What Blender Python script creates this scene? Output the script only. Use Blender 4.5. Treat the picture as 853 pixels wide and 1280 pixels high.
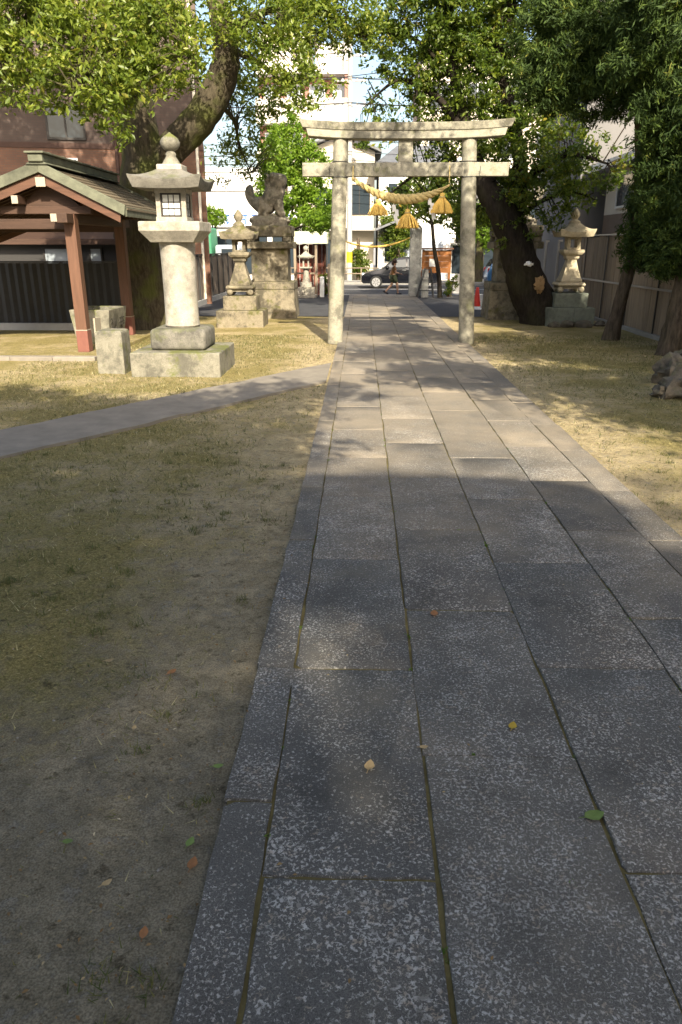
import bpy, bmesh, math, random
import numpy as np
from mathutils import Vector, Matrix
from math import radians, sin, cos, tan, pi, atan2

random.seed(7)
SC = bpy.context.scene
for _o in list(bpy.data.objects):
    bpy.data.objects.remove(_o)

# ------------------------------------------------------------------ camera
FPX, PITCH, YAW, CAMZ = 920.0, radians(19.84), radians(1.494), 2.0
cam_d = bpy.data.cameras.new('camera')
cam_d.sensor_fit = 'VERTICAL'
cam_d.sensor_height = 36.0
cam_d.lens = FPX / 1280.0 * 36.0
cam_d.clip_start, cam_d.clip_end = 0.05, 2000.0
cam = bpy.data.objects.new('camera', cam_d)
SC.collection.objects.link(cam)
cam.location = (0, 0, CAMZ)
cam.rotation_euler = (pi / 2 - PITCH, 0, YAW)
SC.camera = cam

# ------------------------------------------------------------------ sky, sun, exposure
SUN_EL, SUN_AZ = radians(35), radians(167.0)      # azimuth clockwise from +Y: behind the camera, a little to its right
world = bpy.data.worlds.new('World')
SC.world = world
world.use_nodes = True
wn = world.node_tree.nodes
wn.clear()
sky = wn.new('ShaderNodeTexSky')
sky.sky_type = 'NISHITA'
sky.sun_disc = False
sky.sun_elevation = SUN_EL
sky.sun_rotation = SUN_AZ
sky.air_density, sky.dust_density, sky.ozone_density = 1.1, 4.0, 0.3
bg = wn.new('ShaderNodeBackground')
bg.inputs['Strength'].default_value = 0.14
wo = wn.new('ShaderNodeOutputWorld')
world.node_tree.links.new(sky.outputs[0], bg.inputs[0])
world.node_tree.links.new(bg.outputs[0], wo.inputs[0])
TO_SUN = Vector((sin(SUN_AZ) * cos(SUN_EL), cos(SUN_AZ) * cos(SUN_EL), sin(SUN_EL)))
sun_d = bpy.data.lights.new('sun', 'SUN')
sun_d.energy = 4.9
sun_d.angle = radians(0.55)
sun_d.color = (1.0, 0.90, 0.71)
sun = bpy.data.objects.new('sun', sun_d)
SC.collection.objects.link(sun)
sun.location = (8, -30, 30)
sun.rotation_euler = (-TO_SUN).to_track_quat('-Z', 'Y').to_euler()
SC.view_settings.view_transform = 'Standard'
SC.view_settings.look = 'None'
SC.view_settings.exposure = 1.2
SC.view_settings.gamma = 1.0
SC.view_settings.use_curve_mapping = False
SC.cycles.max_bounces = 6
SC.cycles.transparent_max_bounces = 6
SC.cycles.use_denoising = True

# ------------------------------------------------------------------ photo pixel -> world
_R = Vector((cos(YAW), sin(YAW), 0))
_F = Vector((-sin(YAW) * cos(PITCH), cos(YAW) * cos(PITCH), -sin(PITCH)))
_U = Vector((-sin(YAW) * sin(PITCH), cos(YAW) * sin(PITCH), cos(PITCH)))
def ray(x, y): return _F + _R * ((x - 426.5) / FPX) + _U * ((640 - y) / FPX)
def GP(x, y, z=0.0):
    d = ray(x, y); t = (z - CAMZ) / d.z
    return Vector((t * d.x, t * d.y, z))
def YP(x, y, Y):
    d = ray(x, y); t = Y / d.y
    return Vector((t * d.x, Y, CAMZ + t * d.z))

# ------------------------------------------------------------------ materials
def new_mat(name):
    m = bpy.data.materials.new(name); m.use_nodes = True
    nt = m.node_tree
    return m, nt, nt.nodes, nt.links, nt.nodes['Principled BSDF']
def N(nodes, t, **kw):
    n = nodes.new(t)
    for k, v in kw.items():
        if k in n.inputs.keys(): n.inputs[k].default_value = v
        else: setattr(n, k, v)
    return n
def ramp(nodes, stops, interp='LINEAR'):
    r = nodes.new('ShaderNodeValToRGB'); e = r.color_ramp.elements
    r.color_ramp.interpolation = interp
    while len(e) < len(stops): e.new(0.5)
    for i, (p, c) in enumerate(stops):
        e[i].position = p
        e[i].color = (c, c, c, 1) if isinstance(c, (int, float)) else (*c, 1)
    return r
def mixc(nodes, links, fac, a, b, mode='MIX'):
    m = nodes.new('ShaderNodeMix'); m.data_type = 'RGBA'; m.blend_type = mode
    for sock, v in ((m.inputs[0], fac), (m.inputs[6], a), (m.inputs[7], b)):
        if isinstance(v, (int, float)): sock.default_value = v
        elif isinstance(v, tuple): sock.default_value = (*v, 1)
        else: links.new(v, sock)
    return m.outputs[2]
def rgb3(v): return v
def bump_to(nodes, links, bs, h, strength, dist):
    b = nodes.new('ShaderNodeBump'); b.inputs['Strength'].default_value = strength; b.inputs['Distance'].default_value = dist
    links.new(h, b.inputs['Height']); links.new(b.outputs[0], bs.inputs['Normal'])

def mat_simple(name, col, rough=0.7, var=0.15, scale=6.0, bump=0.1, metallic=0.0, spec=0.3, stretch=(1, 1, 1), bscale=None, bdist=0.01):
    """plain stuff with mottling: colour varies by noise, fine relief"""
    m, nt, nd, lk, bs = new_mat(name)
    tc = nd.new('ShaderNodeTexCoord'); mp = nd.new('ShaderNodeMapping'); mp.inputs['Scale'].default_value = stretch
    lk.new(tc.outputs['Object'], mp.inputs[0])
    n1 = N(nd, 'ShaderNodeTexNoise', Scale=scale, Detail=6.0, Roughness=0.65); lk.new(mp.outputs[0], n1.inputs['Vector'])
    oi = nd.new('ShaderNodeObjectInfo')
    ad = N(nd, 'ShaderNodeMath', operation='MULTIPLY_ADD'); ad.inputs[1].default_value = 0.25; lk.new(oi.outputs['Random'], ad.inputs[0]); lk.new(n1.outputs[0], ad.inputs[2])
    r = ramp(nd, [(0.3, tuple(c * (1 - var) for c in col)), (0.62, col), (0.95, tuple(min(1, c * (1 + var)) for c in col))])
    lk.new(ad.outputs[0], r.inputs[0]); lk.new(r.outputs[0], bs.inputs['Base Color'])
    bs.inputs['Roughness'].default_value = rough; bs.inputs['Metallic'].default_value = metallic
    bs.inputs['Specular IOR Level'].default_value = spec
    if bump:
        n2 = N(nd, 'ShaderNodeTexNoise', Scale=bscale or scale * 5, Detail=5.0); lk.new(mp.outputs[0], n2.inputs['Vector'])
        bump_to(nd, lk, bs, n2.outputs[0], bump, bdist)
    return m

def mat_stone(name, col, moss=0.35, dark=0.4, mosscol=(0.10, 0.11, 0.035), scale=1.0):
    """weathered granite: grain, grey lichen stains, moss patches that gather on ledges"""
    m, nt, nd, lk, bs = new_mat(name)
    tc = nd.new('ShaderNodeTexCoord'); ge = nd.new('ShaderNodeNewGeometry')
    v = ge.outputs['Position']
    big = N(nd, 'ShaderNodeTexNoise', Scale=2.2 * scale, Detail=8.0, Roughness=0.7); lk.new(v, big.inputs['Vector'])
    mid = N(nd, 'ShaderNodeTexNoise', Scale=9.0 * scale, Detail=6.0, Roughness=0.7); lk.new(v, mid.inputs['Vector'])
    fine = N(nd, 'ShaderNodeTexNoise', Scale=110.0, Detail=3.0); lk.new(v, fine.inputs['Vector'])
    rg = ramp(nd, [(0.3, tuple(c * 0.72 for c in col)), (0.5, col), (0.72, tuple(min(1, c * 1.18) for c in col))])
    lk.new(mid.outputs[0], rg.inputs[0])
    rf = ramp(nd, [(0.35, 0.75), (0.6, 1.1)]); lk.new(fine.outputs[0], rf.inputs[0])
    c0 = mixc(nd, lk, 0.8, rg.outputs[0], rf.outputs[0], 'MULTIPLY')
    rd = ramp(nd, [(0.48, 0.0), (0.60, 1.0)]); lk.new(big.outputs[0], rd.inputs[0])
    md = N(nd, 'ShaderNodeMath', operation='MULTIPLY'); lk.new(rd.outputs[0], md.inputs[0]); md.inputs[1].default_value = dark
    c1 = mixc(nd, lk, md.outputs[0], c0, tuple(c * 0.32 for c in (col[0], col[1] * 1.02, col[2] * 1.05)))
    # moss: noise, more on upward faces
    sx = nd.new('ShaderNodeSeparateXYZ'); lk.new(ge.outputs['Normal'], sx.inputs[0])
    n3 = N(nd, 'ShaderNodeTexNoise', Scale=3.7 * scale, Detail=7.0, Roughness=0.68); lk.new(v, n3.inputs['Vector'])
    ma = N(nd, 'ShaderNodeMath', operation='MULTIPLY_ADD'); lk.new(sx.outputs['Z'], ma.inputs[0]); ma.inputs[1].default_value = 0.10; lk.new(n3.outputs[0], ma.inputs[2])
    rm = ramp(nd, [(0.55, 0.0), (0.68, 1.0)]); lk.new(ma.outputs[0], rm.inputs[0])
    mm = N(nd, 'ShaderNodeMath', operation='MULTIPLY'); lk.new(rm.outputs[0], mm.inputs[0]); mm.inputs[1].default_value = moss
    c2 = mixc(nd, lk, mm.outputs[0], c1, mosscol)
    lk.new(c2, bs.inputs['Base Color']); bs.inputs['Roughness'].default_value = 0.88; bs.inputs['Specular IOR Level'].default_value = 0.2
    mb = N(nd, 'ShaderNodeMath', operation='MULTIPLY_ADD'); lk.new(mid.outputs[0], mb.inputs[0]); mb.inputs[1].default_value = 1.5; lk.new(fine.outputs[0], mb.inputs[2])
    bump_to(nd, lk, bs, mb.outputs[0], 0.35, 0.012)
    return m

def mat_slab():
    """old paving granite: dark worn ground with light flakes, dusty in places, each slab its own tint"""
    m, nt, nd, lk, bs = new_mat('paving_granite')
    ge = nd.new('ShaderNodeNewGeometry'); oi = nd.new('ShaderNodeObjectInfo')
    off = N(nd, 'ShaderNodeVectorMath', operation='ADD'); lk.new(ge.outputs['Position'], off.inputs[0])
    mul = N(nd, 'ShaderNodeMath', operation='MULTIPLY'); lk.new(oi.outputs['Random'], mul.inputs[0]); mul.inputs[1].default_value = 53.0
    cv = nd.new('ShaderNodeCombineXYZ'); lk.new(mul.outputs[0], cv.inputs[2]); lk.new(cv.outputs[0], off.inputs[1])
    v = off.outputs[0]
    # distorted lookup makes the flakes ragged
    wn_ = N(nd, 'ShaderNodeTexNoise', Scale=70.0, Detail=2.0); lk.new(v, wn_.inputs['Vector'])
    sb = N(nd, 'ShaderNodeVectorMath', operation='MULTIPLY_ADD'); lk.new(wn_.outputs['Color'], sb.inputs[0]); sb.inputs[1].default_value = (0.022, 0.022, 0.0); lk.new(v, sb.inputs[2])
    fl = N(nd, 'ShaderNodeTexNoise', Scale=92.0, Detail=4.0, Roughness=0.65); lk.new(sb.outputs[0], fl.inputs['Vector'])
    dens = N(nd, 'ShaderNodeTexNoise', Scale=3.2, Detail=4.0, Roughness=0.6); lk.new(v, dens.inputs['Vector'])
    fa = N(nd, 'ShaderNodeMath', operation='MULTIPLY_ADD'); lk.new(dens.outputs[0], fa.inputs[0]); fa.inputs[1].default_value = 0.26; lk.new(fl.outputs[0], fa.inputs[2])
    fr_ = N(nd, 'ShaderNodeMath', operation='MULTIPLY_ADD'); lk.new(oi.outputs['Random'], fr_.inputs[0]); fr_.inputs[1].default_value = 0.05; lk.new(fa.outputs[0], fr_.inputs[2])
    rfl = ramp(nd, [(0.705, 0.0), (0.745, 0.75), (0.83, 1.0)]); lk.new(fr_.outputs[0], rfl.inputs[0])
    grain = N(nd, 'ShaderNodeTexNoise', Scale=240.0, Detail=3.0); lk.new(v, grain.inputs['Vector'])
    rgr = ramp(nd, [(0.35, (0.056, 0.055, 0.053)), (0.65, (0.124, 0.121, 0.115))]); lk.new(grain.outputs[0], rgr.inputs[0])
    tint = ramp(nd, [(0.0, (0.82, 0.82, 0.83)), (0.3, (1.08, 1.06, 1.03)), (0.6, (0.92, 0.92, 0.92)), (1.0, (1.25, 1.21, 1.15))]); lk.new(oi.outputs['Random'], tint.inputs[0])
    base = mixc(nd, lk, 1.0, rgr.outputs[0], tint.outputs[0], 'MULTIPLY')
    fc = N(nd, 'ShaderNodeTexNoise', Scale=24.0, Detail=2.0); lk.new(v, fc.inputs['Vector'])
    rfc = ramp(nd, [(0.35, (0.20, 0.19, 0.175)), (0.5, (0.44, 0.43, 0.415)), (0.66, (0.30, 0.25, 0.20))]); lk.new(fc.outputs[0], rfc.inputs[0])
    c1 = mixc(nd, lk, rfl.outputs[0], base, rfc.outputs[0])
    st_ = N(nd, 'ShaderNodeTexNoise', Scale=1.9, Detail=8.0, Roughness=0.7); lk.new(v, st_.inputs['Vector'])
    rst = ramp(nd, [(0.32, 0.62), (0.5, 1.0), (0.68, 1.25)]); lk.new(st_.outputs[0], rst.inputs[0])
    c1 = mixc(nd, lk, 0.85, c1, rst.outputs[0], 'MULTIPLY')
    # dust of pale sand trodden over the stone, thick in patches
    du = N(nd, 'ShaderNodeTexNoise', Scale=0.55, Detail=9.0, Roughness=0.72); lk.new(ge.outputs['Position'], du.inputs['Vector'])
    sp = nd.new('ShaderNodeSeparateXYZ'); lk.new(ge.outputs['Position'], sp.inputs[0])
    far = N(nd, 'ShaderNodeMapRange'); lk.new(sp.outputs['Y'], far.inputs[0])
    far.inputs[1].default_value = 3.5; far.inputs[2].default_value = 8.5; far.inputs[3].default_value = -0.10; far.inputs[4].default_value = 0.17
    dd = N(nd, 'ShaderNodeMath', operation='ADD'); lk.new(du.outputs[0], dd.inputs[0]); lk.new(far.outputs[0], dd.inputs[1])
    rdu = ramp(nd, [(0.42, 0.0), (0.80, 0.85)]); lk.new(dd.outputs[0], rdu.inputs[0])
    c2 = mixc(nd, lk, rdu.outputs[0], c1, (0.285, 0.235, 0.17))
    lk.new(c2, bs.inputs['Base Color'])
    bs.inputs['Roughness'].default_value = 0.72; bs.inputs['Specular IOR Level'].default_value = 0.28
    h = N(nd, 'ShaderNodeMath', operation='MULTIPLY_ADD'); lk.new(rfl.outputs[0], h.inputs[0]); h.inputs[1].default_value = -0.6; lk.new(grain.outputs[0], h.inputs[2])
    bump_to(nd, lk, bs, h.outputs[0], 0.55, 0.004)
    return m

def mat_ground():
    """trodden sandy soil with thin moss and dry grass in patches"""
    m, nt, nd, lk, bs = new_mat('sandy_soil')
    ge = nd.new('ShaderNodeNewGeometry'); v = ge.outputs['Position']
    sp = nd.new('ShaderNodeSeparateXYZ'); lk.new(v, sp.inputs[0])
    big = N(nd, 'ShaderNodeTexNoise', Scale=0.8, Detail=9.0, Roughness=0.7); lk.new(v, big.inputs['Vector'])
    mid = N(nd, 'ShaderNodeTexNoise', Scale=7.0, Detail=8.0, Roughness=0.75); lk.new(v, mid.inputs['Vector'])
    fine = N(nd, 'ShaderNodeTexNoise', Scale=60.0, Detail=6.0, Roughness=0.7); lk.new(v, fine.inputs['Vector'])
    soil = ramp(nd, [(0.3, (0.25, 0.195, 0.11)), (0.5, (0.45, 0.36, 0.205)), (0.7, (0.62, 0.50, 0.30))]); lk.new(mid.outputs[0], soil.inputs[0])
    grey = ramp(nd, [(0.3, (0.13, 0.115, 0.085)), (0.6, (0.24, 0.215, 0.165))]); lk.new(mid.outputs[0], grey.inputs[0])
    # bare grey trodden earth close to the hall steps
    nr = N(nd, 'ShaderNodeMapRange'); lk.new(sp.outputs['Y'], nr.inputs[0]); nr.inputs[1].default_value = 2.2; nr.inputs[2].default_value = 8.5; nr.inputs[3].default_value = 0.85; nr.inputs[4].default_value = 0.0
    s1 = mixc(nd, lk, nr.outputs[0], soil.outputs[0], grey.outputs[0])
    moss = ramp(nd, [(0.3, (0.105, 0.090, 0.028)), (0.5, (0.22, 0.185, 0.062)), (0.7, (0.42, 0.335, 0.145))]); lk.new(fine.outputs[0], moss.inputs[0])
    # moss amount: patches; thinner next to the path and near the steps
    ax = N(nd, 'ShaderNodeMath', operation='ADD'); lk.new(sp.outputs['X'], ax.inputs[0]); ax.inputs[1].default_value = -0.9
    ab = N(nd, 'ShaderNodeMath', operation='ABSOLUTE'); lk.new(ax.outputs[0], ab.inputs[0])
    pe = N(nd, 'ShaderNodeMapRange'); lk.new(ab.outputs[0], pe.inputs[0]); pe.inputs[1].default_value = 1.4; pe.inputs[2].default_value = 2.6; pe.inputs[3].default_value = -0.20; pe.inputs[4].default_value = 0.03
    ny = N(nd, 'ShaderNodeMapRange'); lk.new(sp.outputs['Y'], ny.inputs[0]); ny.inputs[1].default_value = 1.6; ny.inputs[2].default_value = 3.4; ny.inputs[3].default_value = -0.12; ny.inputs[4].default_value = 0.06
    a1 = N(nd, 'ShaderNodeMath', operation='ADD'); lk.new(pe.outputs[0], a1.inputs[0]); lk.new(ny.outputs[0], a1.inputs[1])
    a2 = N(nd, 'ShaderNodeMath', operation='ADD'); lk.new(a1.outputs[0], a2.inputs[0]); lk.new(big.outputs[0], a2.inputs[1])
    a3 = N(nd, 'ShaderNodeMath', operation='MULTIPLY_ADD'); lk.new(mid.outputs[0], a3.inputs[0]); a3.inputs[1].default_value = 0.4; lk.new(a2.outputs[0], a3.inputs[2])
    rm = ramp(nd, [(0.65, 0.0), (0.83, 0.88)]); lk.new(a3.outputs[0], rm.inputs[0])
    c = mixc(nd, lk, rm.outputs[0], s1, moss.outputs[0])
    # pale flaking crusts and dark humus spots on the bare earth
    fk_ = N(nd, 'ShaderNodeTexNoise', Scale=11.0, Detail=9.0, Roughness=0.72); lk.new(v, fk_.inputs['Vector'])
    rp = ramp(nd, [(0.56, 0.0), (0.60, 0.55)]); lk.new(fk_.outputs[0], rp.inputs[0])
    pm = N(nd, 'ShaderNodeMath', operation='MULTIPLY'); lk.new(rp.outputs[0], pm.inputs[0])
    inv = N(nd, 'ShaderNodeMath', operation='SUBTRACT'); inv.inputs[0].default_value = 1.0; lk.new(rm.outputs[0], inv.inputs[1]); lk.new(inv.outputs[0], pm.inputs[1])
    c = mixc(nd, lk, pm.outputs[0], c, (0.27, 0.25, 0.21))
    rh = ramp(nd, [(0.36, 0.7), (0.43, 0.0)]); lk.new(fk_.outputs[0], rh.inputs[0])
    c = mixc(nd, lk, rh.outputs[0], c, (0.065, 0.052, 0.03))
    spk = N(nd, 'ShaderNodeTexNoise', Scale=140.0, Detail=2.0); lk.new(v, spk.inputs['Vector'])
    rs = ramp(nd, [(0.36, 0.62), (0.5, 1.0), (0.66, 1.35)]); lk.new(spk.outputs[0], rs.inputs[0])
    c = mixc(nd, lk, 0.8, c, rs.outputs[0], 'MULTIPLY')
    lk.new(c, bs.inputs['Base Color']); bs.inputs['Roughness'].default_value = 0.95; bs.inputs['Specular IOR Level'].default_value = 0.12
    h = N(nd, 'ShaderNodeMath', operation='MULTIPLY_ADD'); lk.new(mid.outputs[0], h.inputs[0]); h.inputs[1].default_value = 1.6; lk.new(fine.outputs[0], h.inputs[2])
    h2 = N(nd, 'ShaderNodeMath', operation='MULTIPLY_ADD'); lk.new(rp.outputs[0], h2.inputs[0]); h2.inputs[1].default_value = 0.5; lk.new(h.outputs[0], h2.inputs[2])
    bump_to(nd, lk, bs, h2.outputs[0], 0.85, 0.03)
    return m

def mat_leaf(name, stops, trans=0.35, rough=0.42):
    m, nt, nd, lk, bs = new_mat(name)
    at = nd.new('ShaderNodeAttribute'); at.attribute_name = 'tone'
    r = ramp(nd, stops); lk.new(at.outputs['Fac'], r.inputs[0])
    lk.new(r.outputs[0], bs.inputs['Base Color']); bs.inputs['Roughness'].default_value = rough; bs.inputs['Specular IOR Level'].default_value = 0.35
    tr = nd.new('ShaderNodeBsdfTranslucent')
    c = mixc(nd, lk, 1.0, r.outputs[0], (1.5, 1.55, 0.7), 'MULTIPLY'); lk.new(c, tr.inputs[0])
    ms = nd.new('ShaderNodeMixShader'); ms.inputs[0].default_value = trans
    lk.new(bs.outputs[0], ms.inputs[1]); lk.new(tr.outputs[0], ms.inputs[2])
    lk.new(ms.outputs[0], nd['Material Output'].inputs[0])
    return m

def mat_bark(name, col, mossy=0.3):
    m, nt, nd, lk, bs = new_mat(name)
    tc = nd.new('ShaderNodeTexCoord'); mp = nd.new('ShaderNodeMapping'); mp.inputs['Scale'].default_value = (1, 1, 0.22); lk.new(tc.outputs['Object'], mp.inputs[0])
    n1 = N(nd, 'ShaderNodeTexNoise', Scale=16.0, Detail=8.0, Roughness=0.7); lk.new(mp.outputs[0], n1.inputs['Vector'])
    n2 = N(nd, 'ShaderNodeTexNoise', Scale=2.0, Detail=5.0); lk.new(tc.outputs['Object'], n2.inputs['Vector'])
    r = ramp(nd, [(0.35, tuple(c * 0.45 for c in col)), (0.55, col), (0.72, tuple(c * 1.5 for c in col))]); lk.new(n1.outputs[0], r.inputs[0])
    rm = ramp(nd, [(0.45, 0.0), (0.65, mossy)]); lk.new(n2.outputs[0], rm.inputs[0])
    c = mixc(nd, lk, rm.outputs[0], r.outputs[0], (0.075, 0.085, 0.02)); lk.new(c, bs.inputs['Base Color'])
    bs.inputs['Roughness'].default_value = 0.92; bs.inputs['Specular IOR Level'].default_value = 0.15
    bump_to(nd, lk, bs, n1.outputs[0], 0.9, 0.04)
    return m

def mat_wood(name, col, var=0.3, rough=0.7, axis=2, scale=1.0):
    st = [9.0 * scale, 9.0 * scale, 9.0 * scale]; st[axis] = 0.8 * scale
    return mat_simple(name, col, rough, var, 1.0 * 2, 0.3, stretch=tuple(st), bscale=6.0, bdist=0.006)

def mat_brick(name, c1, c2, mortar, scale=1.0):
    m, nt, nd, lk, bs = new_mat(name)
    ge = nd.new('ShaderNodeNewGeometry'); sp = nd.new('ShaderNodeSeparateXYZ'); lk.new(ge.outputs['Position'], sp.inputs[0])
    ad = N(nd, 'ShaderNodeMath', operation='ADD'); lk.new(sp.outputs['X'], ad.inputs[0]); lk.new(sp.outputs['Y'], ad.inputs[1])
    cv = nd.new('ShaderNodeCombineXYZ'); lk.new(ad.outputs[0], cv.inputs[0]); lk.new(sp.outputs['Z'], cv.inputs[1])
    b = N(nd, 'ShaderNodeTexBrick', Scale=scale); lk.new(cv.outputs[0], b.inputs['Vector'])
    b.inputs['Color1'].default_value = (*c1, 1); b.inputs['Color2'].default_value = (*c2, 1); b.inputs['Mortar'].default_value = (*mortar, 1)
    b.inputs['Mortar Size'].default_value = 0.008; b.inputs['Brick Width'].default_value = 0.23; b.inputs['Row Height'].default_value = 0.075
    n = N(nd, 'ShaderNodeTexNoise', Scale=0.8, Detail=6.0); lk.new(ge.outputs['Position'], n.inputs['Vector'])
    r = ramp(nd, [(0.3, 0.75), (0.7, 1.2)]); lk.new(n.outputs[0], r.inputs[0])
    lk.new(mixc(nd, lk, 0.7, b.outputs[0], r.outputs[0], 'MULTIPLY'), bs.inputs['Base Color'])
    bs.inputs['Roughness'].default_value = 0.6
    bump_to(nd, lk, bs, b.outputs['Fac'], -0.3, 0.01)
    return m

def mat_glass(name, col=(0.03, 0.04, 0.05), rough=0.06):
    m, nt, nd, lk, bs = new_mat(name)
    bs.inputs['Base Color'].default_value = (*col, 1); bs.inputs['Roughness'].default_value = rough; bs.inputs['Specular IOR Level'].default_value = 0.35
    return m
def mat_plain(name, col, rough=0.6, metallic=0.0, spec=0.4):
    return mat_simple(name, col, rough, 0.07, 3.0, 0.0, metallic, spec)

M = {}
M['slab'] = mat_slab()
M['soil'] = mat_ground()
M['joint'] = mat_simple('mossy_joint_soil', (0.105, 0.088, 0.04), 0.95, 0.9, 7, 0.5, spec=0.1, bdist=0.02)
M['branch'] = mat_simple('worn_concrete', (0.225, 0.20, 0.165), 0.9, 0.3, 3.0, 0.4, spec=0.15, bscale=90, bdist=0.006)
M['asphalt'] = mat_simple('asphalt', (0.062, 0.062, 0.066), 0.85, 0.3, 2.0, 0.4, spec=0.25, bscale=120, bdist=0.006)
M['pave'] = mat_simple('pavement_concrete', (0.27, 0.26, 0.24), 0.9, 0.2, 2.0, 0.2, spec=0.2)
M['line'] = mat_simple('road_paint', (0.62, 0.62, 0.60), 0.8, 0.2, 5.0, 0.1)
M['lantern'] = mat_stone('pale_granite', (0.37, 0.34, 0.285), moss=0.3, dark=0.35)
M['lantern_grey'] = mat_stone('grey_granite', (0.18, 0.168, 0.142), moss=0.5, dark=0.75)
M['plinth'] = mat_stone('plinth_granite', (0.225, 0.21, 0.165), moss=0.9, dark=0.7, mosscol=(0.12, 0.13, 0.035))
M['torii'] = mat_stone('torii_granite', (0.315, 0.295, 0.23), moss=0.6, dark=0.8, mosscol=(0.16, 0.165, 0.075))
M['torii_top'] = mat_stone('lichened_granite', (0.27, 0.25, 0.19), moss=0.6, dark=0.92, mosscol=(0.12, 0.12, 0.05), scale=1.3)
M['old_stone'] = mat_stone('old_mossy_stone', (0.225, 0.195, 0.14), moss=0.9, dark=0.9, mosscol=(0.085, 0.085, 0.02))  # dark stains raised so they include dappled tree shade on the pedestals
M['statue'] = mat_stone('statue_stone', (0.27, 0.24, 0.19), moss=0.35, dark=0.75, scale=1.8)
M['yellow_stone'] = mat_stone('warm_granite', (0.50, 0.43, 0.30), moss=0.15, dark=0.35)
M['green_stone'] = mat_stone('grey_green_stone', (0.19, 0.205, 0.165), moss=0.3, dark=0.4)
M['post_stone'] = mat_stone('gatepost_stone', (0.36, 0.36, 0.335), moss=0.15, dark=0.35)
M['rock'] = mat_stone('garden_rock', (0.14, 0.12, 0.095), moss=0.4, dark=0.6, scale=1.6)
M['straw'] = mat_simple('rice_straw', (0.68, 0.46, 0.12), 0.8, 0.35, 30, 0.5, spec=0.2, stretch=(1, 1, 0.4), bdist=0.01)
M['straw_rope'] = mat_simple('rope_straw', (0.46, 0.36, 0.16), 0.85, 0.35, 40, 0.6, spec=0.15, bdist=0.01)
M['paper'] = mat_plain('white_paper', (0.80, 0.80, 0.80), 0.8)
M['wire'] = mat_plain('dark_wire', (0.05, 0.05, 0.05), 0.6)
M['copper'] = mat_simple('verdigris_copper', (0.095, 0.098, 0.068), 0.7, 0.7, 5, 0.2, spec=0.3)
M['shingle'] = mat_wood('weathered_shingle', (0.125, 0.10, 0.066), 0.5, 0.85, axis=0)
M['redwood'] = mat_wood('red_stained_wood', (0.115, 0.058, 0.036), 0.35, 0.6, axis=2)
M['redwood_y'] = mat_wood('shade_dark_beam', (0.062, 0.034, 0.022), 0.35, 0.6, axis=1)  # pavilion beams: shade under the gable put into this darker wood colour
M['redwood_x'] = mat_wood('red_stained_board', (0.105, 0.051, 0.031), 0.4, 0.6, axis=0)
M['dark_tie'] = mat_wood('old_shaded_wood', (0.060, 0.033, 0.022), 0.4, 0.65, axis=0)  # gable shade put into the colour; reused for the weathered shed roof
M['post_wrap'] = mat_simple('red_oxide_sleeve', (0.19, 0.078, 0.058), 0.55, 0.2, 8, 0.1)
M['white_wood'] = mat_plain('whitewashed_end', (0.34, 0.30, 0.23), 0.8)
M['black_metal'] = mat_simple('black_sheet', (0.018, 0.018, 0.020), 0.5, 0.3, 5, 0.1, spec=0.4)
M['plank_grey'] = mat_wood('grey_brown_plank', (0.17, 0.135, 0.105), 0.35, 0.8, axis=2)
M['plank_tan'] = mat_wood('tan_plank', (0.25, 0.195, 0.14), 0.4, 0.75, axis=2)
M['fence_post'] = mat_plain('dark_post', (0.035, 0.033, 0.032), 0.6)
M['rail'] = mat_plain('galvanised_rail', (0.26, 0.26, 0.27), 0.45, 0.6)
M['brick_red'] = mat_brick('brown_brick', (0.16, 0.066, 0.032), (0.125, 0.052, 0.027), (0.10, 0.062, 0.04))
M['brick_dim'] = mat_brick('upper_shaded_tile', (0.080, 0.046, 0.033), (0.066, 0.038, 0.028), (0.056, 0.039, 0.031))  # upper wall darkened: dappled tree shade is in this colour
M['ledge'] = mat_simple('brown_ledge', (0.07, 0.038, 0.028), 0.7, 0.2, 3, 0.1)
M['white_wall'] = mat_simple('white_render', (0.78, 0.76, 0.73), 0.85, 0.08, 1.0, 0.1)
M['tower_band'] = mat_simple('beige_band', (0.58, 0.54, 0.47), 0.85, 0.1, 1.0, 0.1)
M['cream_wall'] = mat_simple('cream_render', (0.62, 0.56, 0.46), 0.85, 0.1, 1.0, 0.1)
M['grey_wall'] = mat_simple('grey_render', (0.15, 0.145, 0.145), 0.85, 0.12, 1.0, 0.1)
M['brown_wall'] = mat_simple('brown_siding', (0.21, 0.155, 0.115), 0.8, 0.15, 1.0, 0.1)
M['red_tile'] = mat_brick('red_brown_tile', (0.33, 0.12, 0.08), (0.27, 0.10, 0.07), (0.3, 0.2, 0.17))
M['concrete'] = mat_simple('concrete', (0.36, 0.35, 0.33), 0.85, 0.2, 2, 0.2)
M['roof_grey'] = mat_simple('grey_roof_tile', (0.13, 0.135, 0.145), 0.6, 0.25, 3, 0.2)
M['pale_green'] = mat_simple('pale_green_roof', (0.56, 0.57, 0.43), 0.6, 0.1, 2, 0.1)
M['dark_red'] = mat_simple('dark_red_boards', (0.16, 0.05, 0.035), 0.7, 0.3, 4, 0.1)
M['glass'] = mat_glass('window_glass')
M['glass_pale'] = mat_glass('pale_window', (0.30, 0.34, 0.38), 0.15)
M['frame_white'] = mat_plain('white_frame', (0.72, 0.72, 0.71), 0.5)
M['frame_dark'] = mat_plain('dark_frame', (0.03, 0.025, 0.022), 0.5)
M['shoji'] = mat_plain('lantern_paper', (0.80, 0.80, 0.78), 0.8)
M['shutter'] = mat_simple('blue_grey_shutter', (0.36, 0.40, 0.46), 0.5, 0.1, 3, 0.1)
M['steel'] = mat_plain('steel', (0.35, 0.35, 0.36), 0.35, 0.8)
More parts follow.
